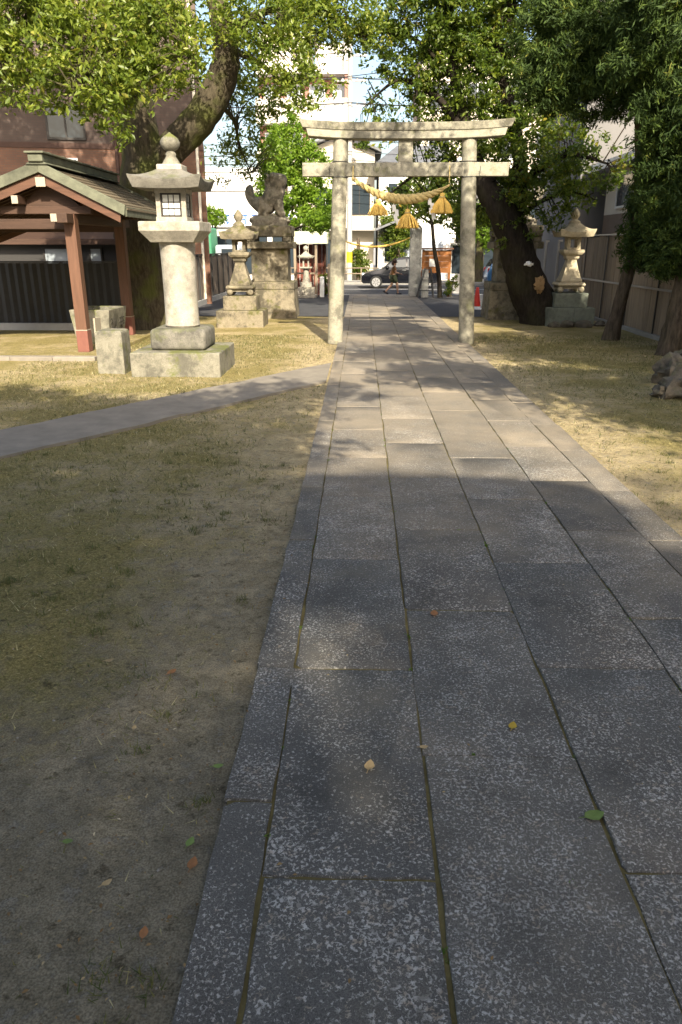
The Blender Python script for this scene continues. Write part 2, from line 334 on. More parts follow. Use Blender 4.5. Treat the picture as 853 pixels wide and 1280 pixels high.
M['green_net'] = mat_simple('green_sheet', (0.06, 0.23, 0.13), 0.7, 0.2, 3, 0.2)
M['blue_paint'] = mat_plain('blue_letters', (0.03, 0.12, 0.45), 0.6)
M['car_black'] = mat_plain('black_car_paint', (0.008, 0.009, 0.013), 0.12, 0.2, 0.6)
M['car_blue'] = mat_plain('blue_car_paint', (0.045, 0.13, 0.27), 0.18, 0.3, 0.6)
M['car_white'] = mat_plain('pale_car_paint', (0.55, 0.60, 0.66), 0.2, 0.2, 0.6)
M['tyre'] = mat_plain('tyre_rubber', (0.015, 0.015, 0.015), 0.85)
M['rim'] = mat_plain('alloy_rim', (0.50, 0.50, 0.51), 0.35, 0.7)
M['lamp_clear'] = mat_plain('headlamp_lens', (0.62, 0.65, 0.68), 0.12)
M['lamp_red'] = mat_plain('tail_lamp', (0.35, 0.01, 0.01), 0.2)
M['cone_red'] = mat_plain('cone_red', (0.62, 0.035, 0.018), 0.5)
M['orange_wood'] = mat_wood('orange_board', (0.27, 0.105, 0.03), 0.3, 0.6, axis=0)  # colour lowered to include the shade over the notice board
M['skin'] = mat_plain('skin', (0.45, 0.27, 0.18), 0.6)
M['hair'] = mat_plain('brown_hair', (0.05, 0.022, 0.012), 0.6)
M['shirt'] = mat_simple('brown_shirt', (0.18, 0.09, 0.035), 0.9, 0.25, 12, 0.2)
M['shorts'] = mat_simple('camo_shorts', (0.045, 0.055, 0.03), 0.9, 0.9, 14, 0.1)
M['shoe'] = mat_plain('dark_shoe', (0.012, 0.013, 0.02), 0.6)
M['bark_big'] = mat_bark('camphor_bark', (0.068, 0.056, 0.037), 0.75)
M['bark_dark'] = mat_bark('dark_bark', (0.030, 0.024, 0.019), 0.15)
M['bark_pine'] = mat_bark('pine_bark', (0.105, 0.080, 0.058), 0.1)
M['scar'] = mat_simple('bare_wood_scar', (0.27, 0.175, 0.085), 0.8, 0.35, 12, 0.4)
M['leaf_big'] = mat_leaf('camphor_leaf', [(0.0, (0.05, 0.085, 0.012)), (0.45, (0.115, 0.160, 0.021)), (0.85, (0.21, 0.245, 0.036)), (1.0, (0.29, 0.27, 0.055))], 0.38)
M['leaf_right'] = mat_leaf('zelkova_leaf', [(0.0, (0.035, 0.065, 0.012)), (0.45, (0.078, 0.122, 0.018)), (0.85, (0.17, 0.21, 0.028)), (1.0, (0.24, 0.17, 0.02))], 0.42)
M['leaf_bright'] = mat_leaf('bright_leaf', [(0.0, (0.08, 0.145, 0.016)), (0.5, (0.14, 0.235, 0.022)), (1.0, (0.22, 0.31, 0.035))], 0.42)
M['leaf_jun'] = mat_leaf('juniper_spray', [(0.0, (0.018, 0.036, 0.007)), (0.55, (0.038, 0.070, 0.011)), (0.88, (0.085, 0.125, 0.018)), (1.0, (0.18, 0.17, 0.03))], 0.2, 0.75)
M['blade'] = mat_leaf('grass_blade', [(0.0, (0.055, 0.075, 0.018)), (0.4, (0.13, 0.13, 0.042)), (0.75, (0.28, 0.24, 0.11)), (1.0, (0.5, 0.44, 0.27))], 0.25, 0.7)
M['litter'] = mat_leaf('dead_leaf_crumb', [(0.0, (0.07, 0.04, 0.018)), (0.4, (0.20, 0.12, 0.05)), (0.75, (0.36, 0.27, 0.14)), (1.0, (0.58, 0.50, 0.36))], 0.1, 0.7)
M['fallen_brown'] = mat_simple('brown_dead_leaf', (0.27, 0.12, 0.045), 0.6, 0.3, 40, 0.2)
M['fallen_tan'] = mat_simple('tan_dead_leaf', (0.36, 0.26, 0.13), 0.65, 0.3, 40, 0.2)
M['fallen_yellow'] = mat_simple('yellow_dead_leaf', (0.36, 0.25, 0.03), 0.6, 0.3, 40, 0.2)
M['fallen_green'] = mat_simple('green_dead_leaf', (0.13, 0.19, 0.045), 0.5, 0.25, 40, 0.2)
M['pebble'] = mat_simple('pebble_grey', (0.30, 0.28, 0.25), 0.9, 0.5, 30, 0.1)
M['water'] = mat_glass('basin_water', (0.02, 0.03, 0.025), 0.03)
M['carve'] = mat_plain('carved_shadow', (0.05, 0.045, 0.035), 0.9)
M['hall_wood'] = mat_wood('hall_timber', (0.14, 0.09, 0.055), 0.3, 0.7)
M['plaster'] = mat_simple('plaster', (0.6, 0.58, 0.52), 0.9, 0.1, 2, 0.1)
M['yellow_sign'] = mat_plain('yellow_sign', (0.65, 0.48, 0.02), 0.5)
M['bay_curtain'] = mat_plain('curtain', (0.55, 0.53, 0.5), 0.9)
M['cable'] = mat_plain('cable', (0.03, 0.03, 0.035), 0.6)

# ------------------------------------------------------------------ mesh helpers
class MB:
    def __init__(s): s.v, s.f = [], []
    def add(s, vs, fs):
        o = len(s.v); s.v += [tuple(p) for p in vs]; s.f += [tuple(i + o for i in f) for f in fs]; return s
    def box(s, c, d, rz=0, rx=0, ry=0, taper=1.0):
        hx, hy, hz = d[0] / 2, d[1] / 2, d[2] / 2
        vs = []
        R_ = Matrix.Rotation(rz, 3, 'Z') @ Matrix.Rotation(ry, 3, 'Y') @ Matrix.Rotation(rx, 3, 'X')
        for z, k in ((-hz, 1.0), (hz, taper)):
            for x, y in ((-hx, -hy), (hx, -hy), (hx, hy), (-hx, hy)):
                vs.append(R_ @ Vector((x * k, y * k, z)) + Vector(c))
        return s.add(vs, [(3, 2, 1, 0), (4, 5, 6, 7), (0, 1, 5, 4), (1, 2, 6, 5), (2, 3, 7, 6), (3, 0, 4, 7)])
    def b2(s, x0, x1, y0, y1, z0, z1, **k):
        return s.box(((x0 + x1) / 2, (y0 + y1) / 2, (z0 + z1) / 2), (x1 - x0, y1 - y0, z1 - z0), **k)
    def lathe(s, prof, n=24, c=(0, 0, 0), square=False, rot=0.0):
        """prof: (radius, z); square=True makes 4 sides with that half-width"""
        if square: n, rot = 4, pi / 4
        k = math.sqrt(2) if square else 1.0
        vs, fs = [], []
        for r, z in prof:
            for i in range(n):
                a = rot + 2 * pi * i / n
                vs.append((c[0] + r * k * cos(a), c[1] + r * k * sin(a), c[2] + z))
        for j in range(len(prof) - 1):
            for i in range(n):
                fs.append((j * n + i, j * n + (i + 1) % n, (j + 1) * n + (i + 1) % n, (j + 1) * n + i))
        fs.append(tuple(range(n))[::-1]); fs.append(tuple((len(prof) - 1) * n + i for i in range(n)))
        return s.add(vs, fs)
    def tube(s, pts, rad, n=8, cap=True, wob=0.0, rng=random):
        pts = [Vector(p) for p in pts]
        if not hasattr(rad, '__len__'): rad = [rad] * len(pts)
        vs, fs = [], []; up = None
        for i, p in enumerate(pts):
            t = (pts[min(i + 1, len(pts) - 1)] - pts[max(i - 1, 0)]).normalized()
            if up is None: up = t.orthogonal().normalized()
            up = (up - t * up.dot(t)).normalized(); w = t.cross(up)
            for k in range(n):
                a = 2 * pi * k / n; r = rad[i] * (1 + (rng.uniform(-wob, wob) if wob else 0))
                vs.append(p + up * (cos(a) * r) + w * (sin(a) * r))
        for i in range(len(pts) - 1):
            for k in range(n):
                fs.append((i * n + k, i * n + (k + 1) % n, (i + 1) * n + (k + 1) % n, (i + 1) * n + k))
        if cap:
            fs.append(tuple(range(n))[::-1]); fs.append(tuple((len(pts) - 1) * n + k for k in range(n)))
        return s.add(vs, fs)
    def prism(s, poly, y0, y1, plane='xz'):
        """poly in (x,z) extruded along y, or in (y,z) extruded along x, or (x,y) along z"""
        mk = {'xz': lambda a, b, e: (a, e, b), 'yz': lambda a, b, e: (e, a, b), 'xy': lambda a, b, e: (a, b, e)}[plane]
        n = len(poly)
        vs = [mk(a, b, y0) for a, b in poly] + [mk(a, b, y1) for a, b in poly]
        fs = [tuple(range(n)), tuple(range(2 * n - 1, n - 1, -1))] + [(i, n + i, n + (i + 1) % n, (i + 1) % n) for i in range(n)]
        return s.add(vs, fs)
    def blob(s, c, r, seg=16, rings=10, noise=0.0, seed=0, f=1.6):
        """lumpy ellipsoid"""
        from mathutils import noise as ns
        vs, fs = [], []
        for j in range(rings + 1):
            th = pi * j / rings
            for i in range(seg):
                ph = 2 * pi * i / seg
                d = Vector((sin(th) * cos(ph), sin(th) * sin(ph), cos(th)))
                k = 1 + noise * ns.noise(d * f + Vector((seed * 3.7, seed * 1.3, seed)))
                vs.append((c[0] + d.x * r[0] * k, c[1] + d.y * r[1] * k, c[2] + d.z * r[2] * k))
        for j in range(rings):
            for i in range(seg):
                fs.append((j * seg + i, (j + 1) * seg + i, (j + 1) * seg + (i + 1) % seg, j * seg + (i + 1) % seg))
        return s.add(vs, fs)
    def build(s, name, mat, parent=None, smooth=None, bevel=0.0, seg=2, loc=None):
        me = bpy.data.meshes.new(name); me.from_pydata(s.v, [], s.f)
        bm = bmesh.new(); bm.from_mesh(me)
        bmesh.ops.remove_doubles(bm, verts=bm.verts, dist=1e-5)
        bmesh.ops.recalc_face_normals(bm, faces=bm.faces)
        if bevel:
            ed = [e for e in bm.edges if len(e.link_faces) == 2 and e.calc_face_angle(0) > radians(35)]
            bmesh.ops.bevel(bm, geom=ed, offset=bevel, segments=seg, profile=0.5, affect='EDGES', clamp_overlap=True)
        bm.to_mesh(me); bm.free()
        me.materials.append(M[mat] if isinstance(mat, str) else mat)
        if smooth is not None:
            me.shade_smooth()
            try: me.set_sharp_from_angle(angle=radians(smooth))
            except Exception: pass
        o = bpy.data.objects.new(name, me); SC.collection.objects.link(o)
        if parent is not None: o.parent = parent
        if loc is not None: o.location = loc
        return o

def tag(o, label, cat, group=None, kind=None):
    o['label'] = label; o['category'] = cat
    if group: o['group'] = group
    if kind: o['kind'] = kind
    return o
def thing(name, label, cat, loc=(0, 0, 0), rz=0.0, group=None):
    o = bpy.data.objects.new(name, None); SC.collection.objects.link(o)
    o.empty_display_size = 0.2
    o.location = loc; o.rotation_euler = (0, 0, rz)
    return tag(o, label, cat, group)
def struct(o): o['kind'] = 'structure'; return o
def dup(src, parent=None):
    c = src.copy(); SC.collection.objects.link(c); c.parent = parent
    for ch in list(src.children): dup(ch, c)
    return c
def smooth_path(pts, rads, k=5):
    P = [Vector(p) for p in pts]; out, ro = [], []
    for i in range(len(P) - 1):
        p0, p1, p2, p3 = P[max(i - 1, 0)], P[i], P[i + 1], P[min(i + 2, len(P) - 1)]
        for j in range(k):
            t = j / k
            out.append(0.5 * ((2 * p1) + (p2 - p0) * t + (2 * p0 - 5 * p1 + 4 * p2 - p3) * t * t + (3 * p1 - p0 - 3 * p2 + p3) * t ** 3))
            ro.append(rads[i] + (rads[i + 1] - rads[i]) * t)
    out.append(P[-1]); ro.append(rads[-1])
    return out, ro

def mesh_np(name, V, F, mat, parent=None, tone=None, loc=None):
    """large mesh of equal-sized faces from numpy arrays"""
    me = bpy.data.meshes.new(name); nv, nf, k = len(V), len(F), F.shape[1]
    me.vertices.add(nv); me.vertices.foreach_set('co', np.ascontiguousarray(V, np.float32).ravel())
    me.loops.add(nf * k); me.loops.foreach_set('vertex_index', np.ascontiguousarray(F, np.int32).ravel())
    me.polygons.add(nf); me.polygons.foreach_set('loop_start', np.arange(0, nf * k, k, dtype=np.int32))
    me.update(calc_edges=True)
    if tone is not None:
        a = me.attributes.new('tone', 'FLOAT', 'POINT'); a.data.foreach_set('value', np.ascontiguousarray(tone, np.float32))
    me.materials.append(M[mat])
    o = bpy.data.objects.new(name, me); SC.collection.objects.link(o)
    if parent is not None: o.parent = parent
    if loc is not None: o.location = loc
    return o
def unit(a): return a / (np.linalg.norm(a, axis=-1, keepdims=True) + 1e-9)
def leaf_cloud(rng, centers, rad, per, L, W, up=0.6, fold=0.25, spread=None, tonebias=None, dirs=None, dirw=0.0):
    """leaves as folded rhombi round cluster centres -> V, F, tone"""
    C = np.repeat(centers, per, axis=0); n = len(C)
    R_ = np.repeat(np.broadcast_to(rad, (len(centers),)), per)
    P = C + unit(rng.normal(size=(n, 3))) * (R_ * rng.random(n) ** 0.5)[:, None] * np.array([1, 1, 0.75])
    nrm = unit(rng.normal(size=(n, 3)) + np.array([0, 0, up]))
    t = rng.normal(size=(n, 3)) + np.array([0, 0, -0.35])
    if dirs is not None: t = t + np.repeat(dirs, per, axis=0) * dirw
    t = unit(t - nrm * (t * nrm).sum(1, keepdims=True))
    w = np.cross(nrm, t)
    s = (rng.uniform(0.5, 1.35, n) * np.repeat(rng.uniform(.8, 1.15, len(centers)), per))[:, None]
    b = P - t * L * 0.5 * s; e = P + t * L * 0.5 * s
    m = P - t * L * 0.05 * s + nrm * (fold * W) * s
    V = np.stack([b, m + w * W * 0.5 * s, e, m - w * W * 0.5 * s], 1).reshape(-1, 3)
    i = np.arange(n) * 4
    F = np.concatenate([np.stack([i, i + 1, i + 2], 1), np.stack([i, i + 2, i + 3], 1)])
    ct = np.repeat(rng.random(len(centers)), per)
    tone = np.clip(0.55 * rng.random(n) + 0.45 * ct + (0 if tonebias is None else tonebias), 0, 1)
    return V, F, np.repeat(tone, 4)
def blob_centers(rng, blobs, density, shell=0.5):
    """cluster centres in ellipsoids given as (centre, (rx,ry,rz)[, factor])"""
    out = []
    for b in blobs:
        c, r = np.array(b[0]), np.array(b[1]); fac = b[2] if len(b) > 2 else 1.0
        n = max(3, int(density * fac * (r[0] * r[1] * r[2]) ** (2 / 3) * 4))
        d = unit(rng.normal(size=(n, 3)))
        q = d * (shell + (1 - shell) * rng.random(n))[:, None] ** 0.6
        q *= (1 + 0.28 * np.sin(d[:, :1] * 5 + c[0] * 3) * np.cos(d[:, 2:] * 4 + c[2]))
        out.append(c + q * r)
    return np.concatenate(out)
def pxb(px, py, Y, rx, ry, ryd=None, fac=1.0):
    c = YP(px, py, Y); k = Y / FPX
    return (tuple(c), (rx * k, (ryd if ryd else (rx + ry) / 2 * k * 0.9), ry * k), fac)

# ================================================================== THE SETTING
# ground of the precinct: one uneven sheet, finer towards the steps
from mathutils import noise as mn
def ground_z(x, y):
    p = Vector((x, y, 0))
    a = 0.012 * mn.noise(p * 0.9) + 0.007 * mn.noise(p * 3.1) + 0.004 * mn.noise(p * 9.0)
    if y < 9: a += 0.005 * mn.noise(p * 17.0)
    if y < 5.5: a += 0.006 * max(0.0, mn.noise(p * 34.0) - .05)
    return a - 0.004
xs = [-14, -11, -9, -7.5, -6.5] + list(np.arange(-6.0, -3.6, 0.12)) + list(np.arange(-3.6, -0.46, 0.035)) + list(np.arange(-0.4, 2.3, 0.3)) + list(np.arange(2.3, 7.01, 0.07)) + [8, 9.5, 12]
ys = list(np.arange(-12, 0.6, 1.0)) + list(np.arange(0.8, 5.0, 0.035)) + list(np.arange(5.0, 10.0, 0.12)) + list(np.arange(10.0, 23.9, 0.35))
gv = np.array([(x, y, ground_z(x, y)) for y in ys for x in xs])
nx = len(xs)
gf = np.array([(j * nx + i, j * nx + i + 1, (j + 1) * nx + i + 1, (j + 1) * nx + i) for j in range(len(ys) - 1) for i in range(nx - 1)])
g = mesh_np('ground', gv, gf, 'soil'); struct(g); g.data.shade_smooth()
def sheet(name, poly, z, mat, parent=None):
    b = MB(); b.add([(x, y, z) for x, y in poly], [tuple(range(len(poly)))]); return b.build(name, mat, parent)
struct(sheet('terrain', [(-900, -900), (900, -900), (900, 1200), (-900, 1200)], -0.06, 'pave'))
struct(sheet('forecourt', [(-6, 22.9), (14, 22.9), (14, 33.6), (-6, 33.6)], 0.012, 'asphalt'))
struct(sheet('road', [(-80, 33.6), (80, 33.6), (80, 43.4), (-80, 43.4)], -0.02, 'asphalt'))
road_line = MB()
for y0, y1 in ((34.2, 34.36), (38.4, 38.55), (42.6, 42.76)): road_line.add([(-60, y0, -0.015), (60, y0, -0.015), (60, y1, -0.015), (-60, y1, -0.015)], [(0, 1, 2, 3)])
struct(road_line.build('road_marking', 'line'))
struct(MB().b2(-80, 80, 43.4, 46.4, -0.05, 0.1).build('far_pavement', 'pave', bevel=0.02))
# side path curving to the wash pavilion
bp = []
N_ = 60
for i in range(N_ + 1):
    t = i / N_; x = -0.52 - 8.0 * t; bp.append((x + random.uniform(-.02, .02), 13.35 + (x + 0.56) * 1.48 + random.uniform(-.03, .03)))
bq = [(x, y - 1.9 + random.uniform(-.04, .04)) for x, y in bp]
b = MB(); n = len(bp)
b.add([(x, y, 0.03) for x, y in bp] + [(x, y, 0.03) for x, y in bq], [(i, i + 1, n + i + 1, n + i) for i in range(n - 1)])
b.add([(x, y, 0.03) for x, y in bp] + [(x, y, -.03) for x, y in bp], [(i, i + 1, n + i + 1, n + i) for i in range(n - 1)])
b.add([(x, y, 0.03) for x, y in bq] + [(x, y, -.03) for x, y in bq], [(i, i + 1, n + i + 1, n + i) for i in range(n - 1)])
struct(b.build('side_path', 'branch'))

# stone path: every slab its own piece
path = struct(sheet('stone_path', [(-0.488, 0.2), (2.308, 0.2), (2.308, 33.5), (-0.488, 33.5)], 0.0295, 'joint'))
COLS = [(-0.50, -0.312), (-0.312, 0.270), (0.270, 0.890), (0.890, 1.522), (1.522, 2.042), (2.042, 2.32)]
KNOWN = [[0.9, 2.229, 3.167, 4.841], [0.58, 1.879, 3.16, 4.519, 5.821, 7.05, 8.208], [1.22, 2.509, 3.801, 5.074, 6.379, 7.62], [0.65, 1.925, 3.196, 4.493, 5.78, 7.042, 8.132],
         [1.1, 2.42, 3.724, 5.074, 6.307, 7.5], [0.7, 2.1, 3.6, 4.9]]
prng = random.Random(11)
for ci, (x0, x1) in enumerate(COLS):
    yy = [0.2] + KNOWN[ci]
    while yy[-1] < 32.2: yy.append(yy[-1] + prng.uniform(1.12, 1.36))
    yy[-1] = 33.5
    for y0, y1 in zip(yy[:-1], yy[1:]):
        g1, g2 = prng.uniform(.0, .004), prng.uniform(.0, .005)
        zt = 0.0365 + prng.uniform(-.0035, .004); tl = [prng.uniform(-.002, .003) for _ in range(4)]
        cor = [(x0 + g1 + prng.uniform(-.004, .004), y0 + g2), (x1 - g1 + prng.uniform(-.004, .004), y0 + g2), (x1 - g2 + prng.uniform(-.004, .004), y1 - g1), (x0 + g2 + prng.uniform(-.004, .004), y1 - g1)]
        # ragged outline: a few points along each side
        ring = []
        for k in range(4):
            a, c = Vector(cor[k]), Vector(cor[(k + 1) % 4]); d = c - a; L = d.length; nn = 3 if L < .4 else 9
            nrm_ = Vector((d.y, -d.x)) / L
            if prng.random() < .22:                   # a corner knocked off
                ch = prng.uniform(.012, .04); pv = Vector(cor[k - 1]); ring.append(a + (pv - a).normalized() * ch); ring.append(a + d / L * ch * prng.uniform(.5, 1.2)); rng_q = range(1, nn)
            else: rng_q = range(nn)
            for q in rng_q: ring.append(a + d * (q / nn) + nrm_ * (prng.uniform(-.0065, .003) if q else -.003))
        cx, cy = (x0 + x1) / 2, (y0 + y1) / 2; n = len(ring)
        vs = [(p.x, p.y, 0.0) for p in ring]
        vs += [(p.x, p.y, zt - .005) for p in ring]
        vs += [(p.x + (cx - p.x) * .009, p.y + (cy - p.y) * .006, zt + tl[(i * 4) // n]) for i, p in enumerate(ring)]
        fs = [(i, (i + 1) % n, n + (i + 1) % n, n + i) for i in range(n)] + [(n + i, n + (i + 1) % n, 2 * n + (i + 1) % n, 2 * n + i) for i in range(n)] + [tuple(2 * n + i for i in range(n))]
        mb = MB(); mb.add([(a - cx, b_ - cy, c_) for a, b_, c_ in vs], fs)
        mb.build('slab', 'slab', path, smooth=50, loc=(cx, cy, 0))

# grass, moss tufts and dry clippings on the soil: uncountable
rng = np.random.default_rng(3)
def blades(n, xr, yr, lmin, lmax, width, flat, mask=None):
    x = rng.uniform(*xr, n); y = yr[0] + (yr[1] - yr[0]) * rng.random(n) ** 1.5
    if mask is not None:
        k = np.array([mask(a, b_) for a, b_ in zip(x, y)]); x, y = x[k], y[k]; n = len(x)
    z = np.array([ground_z(a, b_) for a, b_ in zip(x, y)])
    az = rng.uniform(0, 2 * pi, n); el = np.abs(rng.normal(0, flat, n)) + 0.05
    L = rng.uniform(lmin, lmax, n) * (1 + y / 14)
    d = np.stack([np.cos(az) * np.cos(el), np.sin(az) * np.cos(el), np.sin(el)], 1)
    s = np.stack([-np.sin(az), np.cos(az), np.zeros(n)], 1)
    p = np.stack([x, y, z], 1); w = (width * (1 + y / 8))[:, None] if hasattr(width, '__len__') else (width * (1 + y / 8))[:, None]
    V = np.stack([p - s * w, p + s * w, p + d * L[:, None] + np.array([0, 0, .003])], 1).reshape(-1, 3)
    return V, np.arange(n * 3).reshape(-1, 3), np.repeat(rng.random(n), 3)
def gmask(x, y):
    if -0.53 < x < 2.35: return False
    if 1.48 * (x + .56) + 11.4 < y < 1.48 * (x + .56) + 13.5 and x < 0: return False
    e = min(abs(x + .5), abs(x - 2.32)); q = mn.noise(Vector((x * .8, y * .8, 3))) + 0.7 * mn.noise(Vector((x * 4, y * 4, 1)))
    q += -0.35 + 0.30 * min(e, 1.6) + 0.12 * min(y - 3.2, 3.0)
    return random.random() < max(0.03, min(1, 0.35 + q))
V1, F1, T1 = blades(190000, (-6, 6.5), (0.9, 18), .014, .05, .0019, 0.40, gmask)
V2, F2, T2 = blades(34000, (-4.5, 4.5), (1.0, 9), .02, .055, .002, 0.9, lambda x, y: gmask(x, y) and mn.noise(Vector((x * 2.3, y * 2.3, 9))) > 0.22)
T2 = T2 * 0.45
tc_ = []
while len(tc_) < 110:
    x, y = random.uniform(-4.2, -.55) if random.random() < .8 else random.uniform(2.4, 4.5), 1.1 + 6.5 * random.random() ** 1.3
    if mn.noise(Vector((x * 1.3, y * 1.3, 5))) > -.1: tc_.append((x, y))
n3 = 42; c3_ = np.repeat(np.array(tc_), n3, axis=0) + rng.normal(0, .028, (len(tc_) * n3, 2)); a3 = rng.uniform(0, 2 * pi, len(c3_)); e3 = rng.uniform(.25, 1.3, len(c3_)); l3 = rng.uniform(.018, .055, len(c3_))
p3 = np.concatenate([c3_, np.array([[ground_z(*q)] for q in c3_])], 1); d3 = np.stack([np.cos(a3) * np.cos(e3), np.sin(a3) * np.cos(e3), np.sin(e3)], 1) * l3[:, None]; s3 = np.stack([-np.sin(a3), np.cos(a3), 0 * a3], 1) * .0024
V3 = np.stack([p3 - s3, p3 + s3, p3 + d3], 1).reshape(-1, 3); F3 = np.arange(len(V3)).reshape(-1, 3); T3 = np.repeat(rng.random(len(p3)) * .5, 3)
V2, F2, T2 = np.concatenate([V2, V3]), np.concatenate([F2, F3 + len(V2)]), np.concatenate([T2, T3])
gr = mesh_np('grass', np.concatenate([V1, V2]), np.concatenate([F1, F2 + len(V1)]), 'blade', None, np.concatenate([T1, T2]))
tag(gr, 'thin moss and dry grass clippings on the sandy soil', 'grass', kind='stuff')
# weeds in the joints of the path
cs, ps = [], []
for c in (-0.31, 0.27, 0.89, 1.522):
    for _ in range(13): cs.append((c + random.uniform(-.008, .008), 0.8 + 9 * random.random() ** 1.6, .03))
for y in (1.879, 3.167, 3.801, 2.509, 5.07): cs.append((random.uniform(-.3, .88), y, .03))
cs = np.array(cs)
V, F, T = leaf_cloud(rng, cs, .018, 16, .022, .006, up=1.2)
V[:, 2] = np.maximum(V[:, 2], .012)
wd = mesh_np('joint_weeds', V, F, 'leaf_bright', None, T * .4); tag(wd, 'tiny green weeds and moss in the slab joints', 'weeds', kind='stuff')
# pebbles and crumbs
pb = MB()
for _ in range(900):
    x, y = random.uniform(-4.5, 4.8), 0.9 + 10 * random.random() ** 1.4
    if -0.52 < x < 2.34: continue
    r = random.uniform(.003, .009); z = ground_z(x, y)
    pb.add([(x - r, y, z), (x, y - r, z), (x + r, y, z), (x, y + r, z), (x, y, z + r * .9)], [(0, 1, 4), (1, 2, 4), (2, 3, 4), (3, 0, 4)])
tag(pb.build('gravel', 'pebble'), 'scattered small stones on the bare soil', 'gravel', kind='stuff')

# crumbs of dead leaf and twig, uncountable
cl = []
while len(cl) < 6500:
    x, y = random.uniform(-5, 5), 0.9 + 13 * random.random() ** 1.5
    if -0.49 < x < 2.31 and random.random() > .05: continue
    e = min(abs(x + .5), abs(x - 2.32))
    if random.random() < .35 + .65 * math.exp(-e * 2.5): cl.append((x, y, ground_z(x, y) + (.008 if not (-.5 < x < 2.32) else .045)))
V, F, T = leaf_cloud(rng, np.array(cl), .004, 1, .017, .009, up=4.0, fold=.3)
lt = mesh_np('leaf_litter', V, F, 'litter', None, T); tag(lt, 'crumbs of dead leaf and twig strewn over soil and kerb', 'leaf litter', kind='stuff')

# fallen leaves seen in the photograph: pixel on the ground, colour, size
FL = [(743, 1020, 'fallen_green', .075, 20, 'fresh green leaf lying over the joint between two path slabs'),
      (641, 908, 'fallen_yellow', .050, 70, 'small yellow leaf lying on the middle of a path slab'),
      (462, 958, 'fallen_tan', .058, 80, 'dry tan leaf lying on a path slab beside the moss joint'),
      (543, 767, 'fallen_brown', .062, 90, 'dry reddish brown leaf lying on a path slab by a cross joint'),
      (530, 934, 'fallen_tan', .035, 10, 'shrivelled tan leaf caught in the long path joint'),
      (215, 840, 'fallen_brown', .052, 60, 'rust brown leaf lying on mossy ground beside a pale leaf'),
      (137, 826, 'fallen_tan', .042, 30, 'pale cream leaf lying on mossy ground beside a rust leaf'),
      (241, 1080, 'fallen_brown', .050, 85, 'orange brown leaf on bare soil next to the path kerb'),
      (238, 1053, 'fallen_green', .042, 75, 'yellow green leaf on bare soil just above an orange leaf'),
      (273, 958, 'fallen_green', .040, 15, 'bright green leaf on pale soil against the path kerb'),
      (168, 910, 'fallen_tan', .030, 100, 'tiny pale leaf scrap on soil below the mossy patch'),
      (85, 1052, 'fallen_green', .035, 5, 'small round green leaf on bare grey soil'),
      (180, 1166, 'fallen_brown', .040, 95, 'dull brown leaf among weeds on the bare soil'),
      (134, 1104, 'fallen_tan', .034, 45, 'tan leaf standing on edge in bare soil')]
for px, py, mt, L, rot, lab in FL:
    onpath = GP(px, py).x > -0.5
    z = 0.040 if onpath else 0.012
    p = GP(px, py, z)
    L *= 1.15
    b = MB(); prof = [(-.5, 0), (-.3, .24), (0, .32), (.28, .2), (.5, 0)]
    curl = random.uniform(.08, .3)
    up_, dn = [], []
    for t, w in prof:
        up_.append((t * L, w * L, abs(t) * curl * L + w * .12 * L)); dn.append((t * L, -w * L, abs(t) * curl * L + w * .2 * L))
    mid_ = [(t * L, 0, abs(t) * curl * L) for t, w in prof]
    k = len(prof); b.add(up_ + mid_ + dn, [(i, i + 1, k + i + 1, k + i) for i in range(k - 1)] + [(k + i, k + i + 1, 2 * k + i + 1, 2 * k + i) for i in range(k - 1)])
    b.tube([(-.5 * L, 0, .5 * curl * L), (-.75 * L, .04 * L, .1 * L)], .0012, 4)
    o = b.build('fallen_leaf', mt, smooth=60); o.location = p; o.rotation_euler = (0, 0, radians(rot))
    tag(o, lab, 'leaf', 'leaves fallen on the path and soil')


# ================================================================== TORII
def square_roof(half, z_e, z_t, th, lift, thick, n=8, k=7, curve=1.7, out=0.06, inset=.88):
    """stone lantern roof: square, concave slopes, upturned corners, thick rim"""
    mb = MB()
    def ring(h, z, t):
        r = []
        for sx, sy, dx, dy in ((-1, -1, 1, 0), (1, -1, 0, 1), (1, 1, -1, 0), (-1, 1, 0, -1)):
            for q in range(n):
                s_ = -1 + 2 * q / n
                e = 1 + out * t * (abs(s_) ** 3) - 0.02 * t
                x = (sx if dx == 0 else s_ * dx) * h * e; y = (sy if dy == 0 else s_ * dy) * h * e
                r.append((x, y, z + lift * t ** 2 * abs(s_) ** 2.6))
        return r
    rings = []
    for i in range(k + 1):
        t = i / k; rings.append(ring(th + (half - th) * t, z_e + (z_t - z_e) * (1 - t) ** curve, t))
    rings.append([(x * .985, y * .985, z - thick * .35) for x, y, z in rings[-1]])
    rings.append([(x * inset / .985, y * inset / .985, z_e - thick + (z - z_e) * .25) for x, y, z in rings[-2]])
    rings.append(ring(half * 0.5, z_e - thick + 0.012, 0.0))
    m_ = 4 * n; vs = [p for r in rings for p in r]; fs = []
    for j in range(len(rings) - 1):
        for i in range(m_): fs.append((j * m_ + i, j * m_ + (i + 1) % m_, (j + 1) * m_ + (i + 1) % m_, (j + 1) * m_ + i))
    fs.append(tuple(range(m_))); fs.append(tuple((len(rings) - 1) * m_ + i for i in range(m_)))
    return mb.add(vs, fs)

